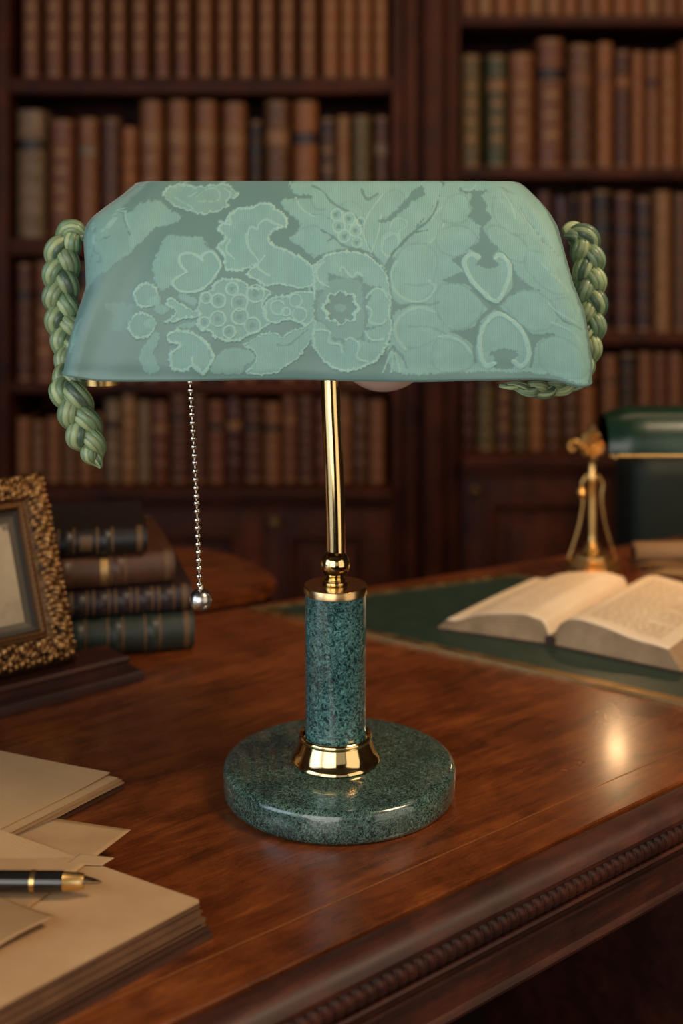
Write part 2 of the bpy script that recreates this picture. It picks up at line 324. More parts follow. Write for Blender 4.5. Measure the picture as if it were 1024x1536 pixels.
stroke(cv(x5,[(150,1375),(85,1388),(50,1300),(48,1180),(85,1090),(170,1015),(260,1055),(340,1130),(388,1250),(388,1340),(340,1395),(290,1360)]),7,'C',.95)
for p in ([(165,640),(130,720),(145,830),(220,905),(320,930),(410,890),(445,820),(400,780)],[(440,1005),(350,970),(240,1000),(165,1080),(165,1180),(230,1270)],[(470,1180),(560,1185),(650,1230),(700,1300)]): stroke(cv(x4,p),4.4,'C',.65)
for p in ([(540,940),(600,1000),(700,1060),(750,1080),(770,990)],[(560,1080),(640,1110),(720,1150),(780,1220)],[(500,650),(560,720),(640,790),(700,860)],[(60,80),(20,120),(-40,120)],[(250,140),(300,220),(330,330)]): stroke(cv(x5,p),3,'C',.45)
stroke(cv(x4,[(80,700),(118,770),(128,870),(190,950),(300,945),(420,950),(470,930)]),3.6,'D',.6); poly(cv(x4,[(130,905),(180,950),(260,952),(150,1010),(125,1060),(135,960)]),G,1)
stroke(cv(x4,[(260,1110),(400,1110),(520,1160)]),3,'D',.4); stroke(cv(x4,[(230,800),(330,812),(430,790)]),3,'D',.3)
for p in ([(860,1255),(800,1330),(730,1420)],[(860,1255),(930,1330),(960,1400)],[(870,1270),(880,1340)]): stroke(cv(x3,p),4.5,'D',.75)
for p in ([(850,1290),(790,1430)],[(860,1300),(850,1430)],[(875,1300),(910,1430)]): stroke(cv(x3,p),3.2,'C',.6)
for p in ([(230,400),(235,470),(270,500),(330,450)],[(228,480),(228,560),(290,590),(295,635),(265,640)],[(225,560),(190,640),(175,700)],[(185,530),(175,545)]): stroke(cv(x1,p),2.4,'D',.9)
for p in ([(190,360),(215,420),(230,520)],[(290,420),(350,350),(400,250)],[(430,260),(440,330),(475,395)]): stroke(cv(x1,p),3,'C',.55)
M=np.clip(M*(.90+.25*N3),0,1); C=np.clip(C*(.9+.5*N1),0,1)
def patt(px,py):
    # triangular repeat past the sides
    L=PW-2; u=np.abs(px-PX0); u=np.where((u//L)%2==0,u%L,L-(u%L)); v=np.clip(py-PY0,0,PH-2.01)
    ui=u.astype(int); vi=v.astype(int); fu=u-ui; fv=v-vi; out=[]
    for A in (M,C): out.append((A[vi,ui]*(1-fu)+A[vi,ui+1]*fu)*(1-fv)+(A[vi+1,ui]*(1-fu)+A[vi+1,ui+1]*fu)*fv)
    return out

# ------------------------------------------------------------------ main lamp
LX,LY=-.0015,.845
lamp=thing('table_lamp','brass and green marble table lamp with pale teal damask shade, braids and pull chain','lamp',(LX,LY,0))
lo=Vector((LX,LY,0))
R=.0772
lathe('marble_base',[(0,0),(R-.004,0),(R-.001,.0012),(R,.004),(R,.0165),(R-.0012,.0192),(R-.0035,.0203),(R-.006,.0206),(0,.0206)],MARB,lamp,seg=160,deg=60)
px_=-.0025
col=lathe('brass_collar',[(.0205,.0208),(.0288,.0208),(.0296,.0216),(.0294,.0230),(.0284,.0238),(.0262,.0290),(.0242,.0335),(.0236,.0350),(.0243,.0362),(.0243,.0376),(.0232,.0386),(.0215,.0382),(.0207,.036)],BRASS,lamp,(px_,0,0),128,50)
lathe('marble_post',[(0,.0206),(.0203,.0206),(.0203,.1318),(0,.1318)],MARBP,lamp,(px_,0,0),96,40)
lathe('brass_cap',[(0,.1318),(.0205,.1318),(.0210,.1322),(.0210,.1368),(.0206,.1373),(0,.1373)],CAPB,lamp,(px_,0,0),96,40)
bx=-.0028
lathe('brass_ball',[(0,.1373),(.0082,.1373),(.0086,.138),(.0084,.1398),(.0070,.1405),(.0072,.1418),(.0056,.143)]+[(.0099*math.sin(t),.1512-.0099*math.cos(t)) for t in np.linspace(.62,PI-.1,24)],BRASS,lamp,(bx,0,0),64,50)
pts=catmull([(bx+.0008,.001,.157),(bx+.0004,.001,.18),(bx-.0010,.001,.22),(bx-.0028,.001,.26),(bx-.0036,.001,.285),(bx-.004,.002,.31),(bx-.004,.006,.335),(bx-.004,.009,.36),(bx-.004,.009,.392)],10)
tube('brass_stem',pts,[.0062+.0004*min(1,i/50) for i in range(len(pts))],BRASS,lamp,32)
tube('socket_bar',[(-.150,.009,.335),(.075,.009,.335)],.005,BRASSOLD,lamp,20)
lathe('socket_cap',[(0,.3095),(.006,.3095),(.0125,.312),(.0125,.335),(0,.336)],BRASSOLD,lamp,(-.159-LX,-.004,-.0405),32)
# bulb
GL=N('frosted_bulb_glass'); GL.set(Roughness=.25,IOR=1.2); GL.b.inputs['Transmission Weight'].default_value=.4; GL.col(lin((245,214,200))); 
gn=GL.noise(GL.coord(),90,3); GL.bump(gn,.05,.0004)
lathe('bulb',[(0,.2660)]+[(.0334*math.sin(t),.2994-.0334*math.cos(t)) for t in np.linspace(.06,2.45,30)]+[(.0150,.3290),(.0138,.3330)],GL.m,lamp,(.0295,0,0),64,80)
lathe('bulb_socket',[(.0155,.327),(.0165,.328),(.0165,.345),(.010,.352),(0,.352)],BRASSOLD,lamp,(.0295,0,0),32)

# shade
ZB,ZT=.2838,.4040
fD=[0,.3,.6,.8,.93,1.0]; vD=[.0755,.0735,.066,.056,.045,.038]
pD=np.polyfit([0,.15,.3,.45,.6,.8,.93,1.0],[.0755,.0752,.0740,.0710,.066,.056,.045,.038],4)
def Dep(f): return float(np.polyval(pD,f)) if not hasattr(f,'__len__') else np.polyval(pD,f)
tabL=[(270,204),(276,197),(281,190),(295,173),(310,152),(325,132),(339,121),(358,118),(433,120.5),(464,111),(500,102),(552,94),(567,92)]
tabR=[(270,777),(276,789),(287,802),(302,818),(318,831),(339,842),(383,852),(425,864),(468,881),(520,887),(545,890),(567,889)]
def fpy(f):
    z=ZB+(ZT-ZB)*f; return HY+(H-z)*F/(LY-Dep(f))
NR=300
fs_=1-(1-np.linspace(0,1,NR))**1.0
nF,nC,nE,nB=760,14,70,120
rows=[];aPx=[];aPy=[]
def smooth_tab(tab):
    ys=np.arange(262,575,1.0); v=np.interp(ys,[a for a,b in tab],[b for a,b in tab]); k=np.ones(9)/9; vp=np.pad(v,4,mode='edge'); return ys,np.convolve(vp,k,'valid')
tyL,tvL=smooth_tab(tabL); tyR,tvR=smooth_tab(tabR)
for f in fs_:
    D=Dep(f); z=ZB+(ZT-ZB)*f; py=fpy(f); Yf=LY-D
    xl=(np.interp(py,tyL,tvL)-CX)/F*(Yf+.004); xr=(np.interp(py,tyR,tvR)-CX)/F*(Yf+.004)
    rc=.011+.010*f; rc=min(rc,D*.8)
    P2=[]
    for x in np.linspace(xl+rc,xr-rc,nF): P2.append((x,-D))
    for t in np.linspace(0,PI/2,nC+2)[1:-1]: P2.append((xr-rc+rc*math.sin(t),-D+rc-rc*math.cos(t)))
    for y in np.linspace(-D+rc,D-rc,nE): P2.append((xr,y))
    for t in np.linspace(0,PI/2,nC+2)[1:-1]: P2.append((xr-rc+rc*math.cos(t),D-rc+rc*math.sin(t)))
    for x in np.linspace(xr-rc,xl+rc,nB): P2.append((x,D))
    for t in np.linspace(0,PI/2,nC+2)[1:-1]: P2.append((xl+rc-rc*math.sin(t),D-rc+rc*math.cos(t)))
    for y in np.linspace(D-rc,-D+rc,nE): P2.append((xl,y))
    for t in np.linspace(0,PI/2,nC+2)[1:-1]: P2.append((xl+rc-rc*math.cos(t),-D+rc-rc*math.sin(t)))
    A=np.array(P2); seg=np.hypot(*(np.diff(A,axis=0).T)); s=np.concatenate([[0],np.cumsum(seg)])
    px=CX+(xl+rc+s)*F/(LY-.0735)
    tot=s[-1]+rc*.1; end=s>(s[nF-1]+(s[-1]-s[nF-1])*.5); px=np.where(end,CX+(xl+rc-(s[-1]-s))*F/(LY-.0735),px)
    rows.append(np.column_stack([A[:,0],A[:,1]+LY,np.full(len(A),z)])); aPx.append(px); aPy.append(np.full(len(A),py))
nc=len(rows[0]); V=np.array(rows); APX=np.array(aPx); APY=np.array(aPy)
m_,c_=patt(APX,APY)
# cloth relief: soft waves, raised motifs, sag of the right hem corner, tucks near the ends
Xc,Yc,Zc=V[:,:,0],V[:,:,1]-LY,V[:,:,2]
nrmx=np.roll(Yc,-1,1)-np.roll(Yc,1,1); nrmy=-(np.roll(Xc,-1,1)-np.roll(Xc,1,1)); nl=np.hypot(nrmx,nrmy)+1e-9; nrmx/=nl; nrmy/=nl
F_=np.repeat(fs_[:,None],nc,1)
fold=lambda c,k,w:np.exp(-((Xc-(c+k*(F_-.5)))/w)**2)
disp=.00022*m_+.00028*c_
disp+=.0006*np.sin(Xc*55+F_*3)+.0004*np.sin(Xc*130-F_*7+1)
front=(Yc<-.02)
fr_=np.where(front,1,0)
disp+=fr_*(-.0012*fold(-.160,.055,.010)+.0012*fold(-.143,.060,.009)-.0009*fold(-.126,.055,.008))
disp+=fr_*np.clip(F_-.35,0,1)*(-.0012*fold(.136,-.060,.0030)+.0010*fold(.142,-.060,.004)-.0008*fold(.149,-.045,.003)+.0006*fold(.128,-.07,.004))
disp+=.0005*np.sin(F_*40+Xc*20)*np.exp(-((F_)/.08)**2)
V[:,:,0]+=nrmx*disp; V[:,:,1]+=nrmy*disp
hem=np.clip(1-F_/.06,0,1)
V[:,:,2]+=-.0045*np.exp(-((Xc-.147)/.013)**2)*np.clip(1-F_/.25,0,1)-.0010*np.sin(Xc*38)*hem*.6+.0022*np.exp(-((Xc+.168)/.012)**2)*hem
verts=[V.reshape(-1,3)]; base=NR*nc
cx=(V[-1,:,0].min()+V[-1,:,0].max())/2
top=[];  
for k,(s,dz) in enumerate(((.97,.0008),(.90,.0014),(.7,.0017),(.3,.0017))):
    r=V[-1].copy(); r[:,0]=cx+(r[:,0]-cx)*(1-(1-s)*.35); r[:,1]=LY+(r[:,1]-LY)*s; r[:,2]=ZT+dz; top.append(r)
# hem roll: fabric turned under and in
bot=[]
for k,(ins,dz) in enumerate(((.0008,-.0010),(.0022,-.0014),(.0036,-.0006),(.0040,.0020),(.0040,.010))):
    r=V[0].copy(); r[:,0]-=nrmx[0]*ins; r[:,1]-=nrmy[0]*ins; r[:,2]+=dz; bot.append(r)
bot=bot[::-1]
allrows=bot+[V[i] for i in range(NR)]+top
nb=len(bot); nt=len(top); NRR=len(allrows)
VV=np.concatenate(allrows); VV=VV-np.array([LX,LY,0])
idx=np.arange(NRR*nc).reshape(NRR,nc); a=idx[:-1]; b=np.roll(idx,-1,1)[:-1]; c=np.roll(idx,-1,1)[1:]; d=idx[1:]
faces=np.stack([a,b,c,d],-1).reshape(-1,4)
me=bpy.data.meshes.new('lampshade'); me.vertices.add(len(VV)); me.vertices.foreach_set('co',VV.astype(np.float32).ravel())
me.loops.add(faces.size); me.loops.foreach_set('vertex_index',faces.astype(np.int32).ravel())
me.polygons.add(len(faces)); me.polygons.foreach_set('loop_start',np.arange(0,faces.size,4,dtype=np.int32)); me.update(calc_edges=True); me.validate()
def pad(A,bv,tv): return np.concatenate([np.repeat(A[:1]*bv,nb,0),A,np.repeat(A[-1:]*tv,nt,0)]).ravel()
col4=np.zeros((NRR*nc,4),np.float32); col4[:,0]=pad(m_,1,1); col4[:,1]=pad(c_,1,1); col4[:,2]=pad(np.mod(APX,2000)/2000,1,1); col4[:,3]=1
at=me.attributes.new('weave','FLOAT_COLOR','POINT'); at.data.foreach_set('color',col4.ravel())
FB=N('teal_damask'); atn=FB.n('ShaderNodeAttribute',_attribute_name='weave'); sep=FB.n('ShaderNodeSeparateColor'); FB.l(atn.outputs['Color'],sep.inputs[0])
vv=FB.coord(); big=FB.noise(vv,22,4); fine=FB.noise(vv,1400,3,.6)
ground=FB.mix(big,lin((96,128,122)),lin((108,142,136)))
leaf=FB.mix(big,lin((138,182,172)),lin((148,193,182)))
rib=FB.math('SINE',FB.math('MULTIPLY',sep.outputs[2],2*PI*2000/2.9)); ribp=FB.math('MULTIPLY_ADD',rib,.5)
ribp=FB.t.nodes[-1].outputs[0] if False else FB.math('ADD',FB.math('MULTIPLY',rib,.5),.5)
leaf2=FB.mix(FB.math('MULTIPLY',ribp,.38),leaf,lin((112,152,144)))
cc=FB.mix(sep.outputs[0],ground,leaf2); cc=FB.mix(FB.math('MULTIPLY',sep.outputs[1],.8),cc,lin((168,208,194)))
cc=FB.mix(FB.math('MULTIPLY',fine,.5),cc,lin((98,130,120)))
FB.col(cc); FB.set(Roughness=.55,Sheen__Weight=.25,Sheen__Roughness=.4)
FB.l(FB.ramp(sep.outputs[0],[(0,(.40,)*3+(1,)),(1,(.62,)*3+(1,))]),FB.b.inputs['Roughness'])
hgt=FB.math('ADD',FB.math('MULTIPLY',FB.math('MULTIPLY',ribp,sep.outputs[0]),.5),FB.math('ADD',FB.math('MULTIPLY',fine,.6),FB.math('MULTIPLY',sep.outputs[1],.6)))
FB.bump(hgt,.45,.0004)
shade=link('lampshade',me,FB.m,lamp); shade['label']='pale teal floral damask fabric'
# lining and wire frame inside
LIN=mat_plain('shade_lining',lin((150,122,92)),.8,.15,30,.1)
lv=[];lf=[];ks=list(range(0,nc,12))
for i in list(range(6,NR,24))+[NR-1]:
    for j in ks: lv.append((V[i,j,0]-nrmx[i,j]*.0045-LX,V[i,j,1]-nrmy[i,j]*.0045-LY,V[i,j,2]-(.002 if i==NR-1 else 0)))
nl_=len(ks); nrw=len(lv)//nl_
for i in range(nrw-1):
    for j in range(nl_): lf.append((i*nl_+j,(i+1)*nl_+j,(i+1)*nl_+(j+1)%nl_,i*nl_+(j+1)%nl_))
lf.append(tuple((nrw-1)*nl_+j for j in range(nl_)))
mesh_obj('shade_lining',lv,lf,LIN,lamp)

# braids
BR=N('green_raffia'); ba=BR.n('ShaderNodeAttribute',_attribute_name='fibre'); BR.col(BR.mix(BR.math('MULTIPLY',BR.noise(BR.coord(),160,3),.35),ba.outputs['Color'],lin((150,150,110)))); BR.set(Roughness=.42,Coat__Weight=.15)
BR.bump(BR.noise(BR.coord(),900,2),.2,.0004)
PAL=[lin(c) for c in ((136,160,116),(104,138,98),(60,104,86),(164,184,132),(112,146,106),(36,82,70),(176,196,140),(128,156,126))]
def braid(name,pts,hw,parent,lobe,seed,latf=None,tint=1.0):
    rs=random.Random(seed); path=[Vector(p) for p in catmull(pts,24)]; n=len(path); L=[0]
    for i in range(1,n): L.append(L[-1]+(path[i]-path[i-1]).length)
    hwv=np.interp(np.array(L)/L[-1],[a for a,b in hw],[b for a,b in hw])
    vs=[];fs=[];cols=[];SEG=60
    for k in range(3):
        nf=9; fibre=[rs.choice(PAL) for _ in range(nf)]; base=len(vs)
        for i,p in enumerate(path):
            T=(path[min(i+1,n-1)]-path[max(i-1,0)]).normalized(); Nn=Vector((0,-1,0)); Nn=(Nn-T*Nn.dot(T)).normalized(); Lt=T.cross(Nn)
            if latf: Lt2=(Lt*math.cos(latf)+Nn*math.sin(latf)); Nn=(Nn*math.cos(latf)-Lt*math.sin(latf)); Lt=Lt2
            th=2*PI*L[i]/lobe+2*PI*k/3; hwi=hwv[i]
            q=p+Lt*(math.sin(th)*hwi*.56)+Nn*(math.sin(2*th)*hwi*.36)
            dth=2*PI/lobe; tt=(T+Lt*(math.cos(th)*hwi*.56*dth)+Nn*(2*math.cos(2*th)*hwi*.36*dth)).normalized()
            a1=(Nn-tt*Nn.dot(tt)).normalized(); b1=tt.cross(a1)
            rad=hwi*.53*(.72+.40*(.5+.5*math.sin(2*th)))
            seedc=int((L[i]/lobe+k/3+.125)*2)
            for s in range(SEG):
                an=2*PI*s/SEG; ff=(an/(2*PI)*nf+ .35*math.sin(th))%nf; g=abs(math.sin(ff*PI))
                rr=rad*(1-.13*(1-g)**2.2)
                vs.append(q+(a1*math.cos(an)*.9+b1*math.sin(an)*1.08)*rr)
                c=fibre[int(ff)]; h=.82+.3*noise.noise(Vector((int(ff)*3.1+k*7,L[i]*60,seed)))
                w=(.35+.65*min(1,g*2.2))*h*tint
                cols.append((c[0]*w,c[1]*w,c[2]*w,1))
        for i in range(n-1):
            for s in range(SEG): fs.append((base+i*SEG+s,base+i*SEG+(s+1)%SEG,base+(i+1)*SEG+(s+1)%SEG,base+(i+1)*SEG+s))
        fs.append(tuple(base+s for s in range(SEG))[::-1]); fs.append(tuple(base+(n-1)*SEG+s for s in range(SEG)))
    o=mesh_obj(name,vs,fs,BR.m,parent)
    at=o.data.attributes.new('fibre','FLOAT_COLOR','POINT'); at.data.foreach_set('color',np.array(cols,np.float32).ravel())
    return o
def pl(L_): return [PY(a,b,Y)-lo for a,b,Y in L_]
b=braid('braid_trim',pl([(128,352,.835),(112,349,.835),(97,368,.835),(93,400,.833),(92,440,.83),(96,480,.83),(103,515,.825),(104,545,.815),(101,570,.80),(106,592,.79),(118,622,.79),(131,655,.79),(141,680,.79),(151,702,.79)]),
   [(0,.004),(.05,.0095),(.15,.0112),(.42,.0112),(.56,.0085),(.62,.0080),(.70,.0110),(.88,.0115),(.95,.0075),(1,.0012)],lamp,.045,4)
b['label']='green striped raffia braid with hanging tail'
b=braid('braid_trim',pl([(846,352,.84),(862,347,.84),(876,362,.84),(882,395,.84),(884,430,.838),(886,470,.836),(881,510,.835),(870,545,.83),(850,573,.81),(825,581,.80),(795,583,.79),(770,579,.785),(748,578,.785)]),
   [(0,.004),(.05,.0085),(.12,.0105),(.55,.0095),(.66,.0085),(.74,.006),(.85,.0062),(.95,.003),(1,.0012)],lamp,.044,9)
b['label']='green striped raffia braid tucked under the hem'

# pull chain
chain=bpy.data.objects.new('pull_chain',None); COL.objects.link(chain); chain.parent=lamp; chain.empty_display_size=.01
CY=.80
cpts=[Vector(p) for p in catmull([PY(a,b_,CY)-lo for a,b_ in ((284,548),(285,566),(286,590),(289,640),(293,710),(296,780),(298,840),(299.5,884))],40)]
tube('chain_wire',cpts,.00065,STEEL,chain,8)
sm=sphere_mesh('bead',.0021); sm.materials.append(STEEL)
acc=0; last=cpts[0]; step=12.15*CY/F
prevb=None; beads=0
for i in range(1,len(cpts)):
    acc+=(cpts[i]-cpts[i-1]).length
    if acc>=step:
        acc-=step; o=bpy.data.objects.new('bead',sm); COL.objects.link(o); o.parent=chain; o.location=cpts[i]; beads+=1
pp=PY(301,899.5,CY)-lo
pb=link('pull_knob',sphere_mesh('pull_knob',.0072,48,32),PEARL,chain); pb.location=pp; pb['label']='silvery pearl ball'
lathe('knob_ferrule',[(.0012,.006),(.0018,.007),(.0016,.0095),(.0008,.0100),(0,.0101)],STEEL,chain,pp,20)

# ------------------------------------------------------------------ desk
TH=math.radians(39.5); DO=Vector((-.031,.638,0))
desk=thing('writing_desk','large polished mahogany desk with carved rope edge, carrying the lamp','desk',DO,TH)
def dl(p):
    v=Vector((p[0],p[1],0))-DO; return (v.x*math.cos(TH)+v.y*math.sin(TH),-v.x*math.sin(TH)+v.y*math.cos(TH))
bl1=dl((.72,1.317+.687*.5544)); bl2=dl((-.70,1.317-.733*.5544))
xL,xR=-.80,.98
outline=[(xL,.004),(xR,.004),(xR,bl1[1]+(xR-bl1[0])*(bl1[1]-bl2[1])/(bl1[0]-bl2[0])),(xL,bl1[1]+(xL-bl1[0])*(bl1[1]-bl2[1])/(bl1[0]-bl2[0]))]
outline[2]=(xR,min(outline[2][1],.45)) if False else outline[2]
def slab(name,pts,z0,z1,m,parent,bev=.0015):
    bm=bmesh.new(); vs=[bm.verts.new((p[0],p[1],z0)) for p in pts]; f=bm.faces.new(vs)
    r=bmesh.ops.extrude_face_region(bm,geom=[f]); vv=[g for g in r['geom'] if isinstance(g,bmesh.types.BMVert)]
    for v in vv: v.co.z=z1
    if bev: bmesh.ops.bevel(bm,geom=[e for e in bm.edges if abs(e.verts[0].co.z-z1)<1e-6 and abs(e.verts[1].co.z-z1)<1e-6],offset=bev,segments=2,affect='EDGES')
    return bm_obj(name,bm,m,parent)
slab('desktop',outline,-.030,0,DESK,desk,.0008)
prof=[(-.0045,-.008),(-.0040,-.0062),(-.0020,-.0062),(-.0014,-.0026),(-.0004,-.0006),(.0014,0),(.0040,0),(.0100,-.0002),(.0145,-.0016),(.0178,-.0042),(.0195,-.0078),(.0192,-.0105),(.0178,-.0120),(.0110,-.0118),(.0110,-.0272),(.0152,-.0274),(.0158,-.0290),(.0145,-.0304),(.0110,-.0312),(.0094,-.0340),(.0092,-.0370),(.0106,-.0376),(.0108,-.0392),(.0060,-.0398)]
def sweep(name,prof,xa,xb,m,parent,nx=2):
    vs=[];fs=[]
    xs=np.linspace(xa,xb,nx)
    for x in xs:
        for s,z in prof: vs.append((x,-s,z))
    n=len(prof)
    for i in range(nx-1):
        for k in range(n-1): fs.append((i*n+k,i*n+k+1,(i+1)*n+k+1,(i+1)*n+k))
    fs.append(tuple(range(n))); fs.append(tuple((nx-1)*n+k for k in range(n))[::-1])
    return mesh_obj(name,vs,fs,m,parent,True,28)
sweep('edge_moulding',prof,xL,xR,DESKM,desk)
# carved rope strip: slanted overlapping petals
vs=[];fs=[]; pitch=.0072; nx=int((xR-xL)/pitch*10); ns=14
for i in range(nx):
    x=xL+(xR-xL)*i/(nx-1)
    for k in range(ns):
        t=PI*k/(ns-1); yy=math.cos(t); 
        ph=((x/pitch)+.42*yy)%1.0
        g=math.sqrt(max(0,1-(2*ph-1)**2))**.7
        rr=.0034+.0036*g
        vs.append((x,-(.0108+rr*math.sin(t)*.95),-.0195+.0076*yy))
for i in range(nx-1):
    for k in range(ns-1): fs.append((i*ns+k,(i+1)*ns+k,(i+1)*ns+k+1,i*ns+k+1))
mesh_obj('rope_moulding',vs,fs,DESKM,desk)
sweep('apron',[(.0050,-.030),(.0062,-.0398),(.0062,-.0600),(.0085,-.0608),(.0092,-.0628),(.0085,-.0650),(.0060,-.0658),(-.010,-.0660),(-.010,-.030)],xL+.01,xR-.01,DESKM,desk)
INL=mat_plain('inlay_wood',lin((140,84,42)),.35,.3,60,0)
box('inlay_line',(xL+.02,.0349,-.0005),(xR-.02,.0359,.00015),INL,desk,0)
for xa,xb in ((-.78,-.42),(.60,.96)):
    y1=outline[3][1]+(outline[2][1]-outline[3][1])*((xa-xL)/(xR-xL))-.02
    pd=box('pedestal',(xa,.09,FLOOR),(xb,max(.2,y1),-.029),DESKM,desk,.003)

# ------------------------------------------------------------------ green blotter
GLE=mat_plain('green_leather',lin((36,58,48)),.45,.22,60,.5,700)
GLT=mat_metal('tarnished_gilt_edge',(.46,.29,.12,1),.5)
bq=[P(392,916),P(770,866),P(1330,960),P(1260,1107)]
bq=[Vector((v.x,v.y,0)) for v in bq]
blot=thing('desk_blotter','dark green leather desk mat with a gilt edge under the open book','desk mat',tuple(sum(bq,Vector())/4))
bc=sum(bq,Vector())/4; bl=[v-bc for v in bq]
slab('leather_panel',[(v.x,v.y) for v in bl],.0002,.0022,GLE,blot,.0006)
n_=len(bl)
def inset(pts,d):
    out=[]
    for i in range(len(pts)):
        a,b,c=pts[i-1],pts[i],pts[(i+1)%len(pts)]; u=(a-b).normalized(); w=(c-b).normalized(); bis=(u+w).normalized(); s=math.sqrt(max(1e-6,(1-u.dot(w))/2)); out.append(b+bis*(d/s))
    return out
for (d0,d1,z1) in ((-.0060,-.0002,.0030),(.0030,.0055,.00245)):
    A=inset(bl,d0); B=inset(bl,d1); vs=[];fs=[]
    for ring_,z in ((A,.0),(A,z1),(B,z1),(B,.0)): vs+=[(v.x,v.y,z) for v in ring_]
    for k in range(3):
        for i in range(4): fs.append((k*4+i,k*4+(i+1)%4,(k+1)*4+(i+1)%4,(k+1)*4+i))
    mesh_obj('gilt_border',vs,fs,GLT,blot,False)

# ------------------------------------------------------------------ open book
ob0=P(826,968,.0022)
ob=thing('open_book','open book with cream pages lying on the green desk mat','book',tuple(ob0))
sp=Vector((.60,.80,0)); SL=.172
OPG=N('open_page'); v=OPG.coord((1,1,1)); OPG.col(OPG.ramp(OPG.noise(v,18,4),[(.3,lin((226,202,168))),(.7,lin((238,216,186)))])); OPG.set(Roughness=.7)
LINE=mat_plain('printed_text',lin((196,166,132)),.8,.1,30,0)
def blockside(sgn,outv,W,hp,ho,fan):
    # cross profile: (fraction along outv, height)
    top=[(0,.004),(.03,.011),(.08,.020),(.15,hp*.93),(.23,hp),(.33,hp*.985),(.5,hp*.90),(.7,hp*.74),(.88,ho*1.08),(1.0,ho)]
    top=[tuple(p) for p in catmull(top,4)]
    def zt(t): return float(np.interp(t,[a for a,b in top],[b for a,b in top]))
    vs=[];fs=[]; nt_=len(top); nz=14; K=24
    grid={}
    for j in range(K+1):
        base=sp*(SL*j/K)
        for i,(t,h) in enumerate(top):
            for q in range(nz+1):
                w=q/nz; out=t+ (fan*(1-w) if t>.5 else 0)*(t-.5)*2
                lay=.0006*math.sin(q*PI*.98+j*.0)*(1 if (j in (0,K) or i==nt_-1) else 0)
                p=base+outv*(W*out+ (lay if i==nt_-1 else 0))+Vector((0,0,.0012+(h-.0012)*w)) - (sp*lay if j==0 else Vector())
                grid[(j,i,q)]=len(vs); vs.append(p)
    def quad(a,b,c,d): fs.append((grid[a],grid[b],grid[c],grid[d]))
    for i in range(nt_-1):
        for q in range(nz):
            quad((0,i,q),(0,i+1,q),(0,i+1,q+1),(0,i,q+1)); quad((K,i,q),(K,i+1,q),(K,i+1,q+1),(K,i,q+1))
    for j in range(K):
        for q in range(nz):
            quad((j,nt_-1,q),(j+1,nt_-1,q),(j+1,nt_-1,q+1),(j,nt_-1,q+1)); quad((j,0,q),(j+1,0,q),(j+1,0,q+1),(j,0,q+1))
        for i in range(nt_-1): quad((j,i,0),(j+1,i,0),(j+1,i+1,0),(j,i+1,0))
    blk=mesh_obj('page_block',vs,fs,PAGE,ob,True,30)
    # top page with a little lift
    pv=[];pf=[]
    for j in range(K+1):
        for (t,h) in top: pv.append(sp*(SL*j/K)+outv*(W*t*1.004)+Vector((0,0,h+.0004+.0012*t*math.sin(j/K*PI))))
    for j in range(K):
        for i in range(nt_-1): pf.append((j*nt_+i,j*nt_+i+1,(j+1)*nt_+i+1,(j+1)*nt_+i))
    pg=mesh_obj('page',pv,pf,OPG.m,ob)
    md=pg.modifiers.new('thickness','SOLIDIFY'); md.thickness=.0003; md.offset=-1
    # printed lines
    tv=[];tf=[]; rs=random.Random(5+sgn)
    for r in range(26):
        sj=.10+.82*r/26
        if sgn<0 and r<2: continue
        t0,t1=.27,.88
        t=t0
        while t<t1-.02:
            wl=rs.uniform(.03,.09); te=min(t+wl,t1); b0=len(tv)
            for tt in (t,te):
                h=zt(tt)+.00075+.0012*tt*math.sin(sj*PI)
                for dj in (0,.011): tv.append(sp*(SL*(sj+dj))+outv*(W*tt)+Vector((0,0,h)))
            tf.append((b0,b0+1,b0+3,b0+2)); t=te+.018
            if r%7==6 and t>.6: break
    mesh_obj('text_lines',tv,tf,LINE,pg,False)
    return zt
rv=Vector((.815,-.58,0)); lv_=Vector((-.91,.415,0))
blockside(1,rv,.108,.0275,.0175,.11)
blockside(-1,lv_,.098,.0235,.0095,.10)
cvs=[];cfs=[]
COV=mat_plain('dark_book_cover',lin((64,38,26)),.5,.3,40,.4)
bm=bmesh.new()
for outv,W in ((rv,.119),(lv_,.108)):
    q=[Vector((0,0,0))-sp*.003,outv*W-sp*.003,outv*W+sp*(SL+.003),sp*(SL+.003)]
    lowv=[bm.verts.new(p) for p in q]; up=[bm.verts.new(p+Vector((0,0,.0014))) for p in q]
    bm.faces.new(lowv[::-1]); bm.faces.new(up)
    for i in range(4): bm.faces.new((lowv[i],lowv[(i+1)%4],up[(i+1)%4],up[i]))
bm_obj('cover',bm,COV,ob)
tube('spine',[Vector((0,0,.0046))-sp*.003,Vector((0,0,.0046))+sp*(SL+.003)],.0046,COV,ob,16)

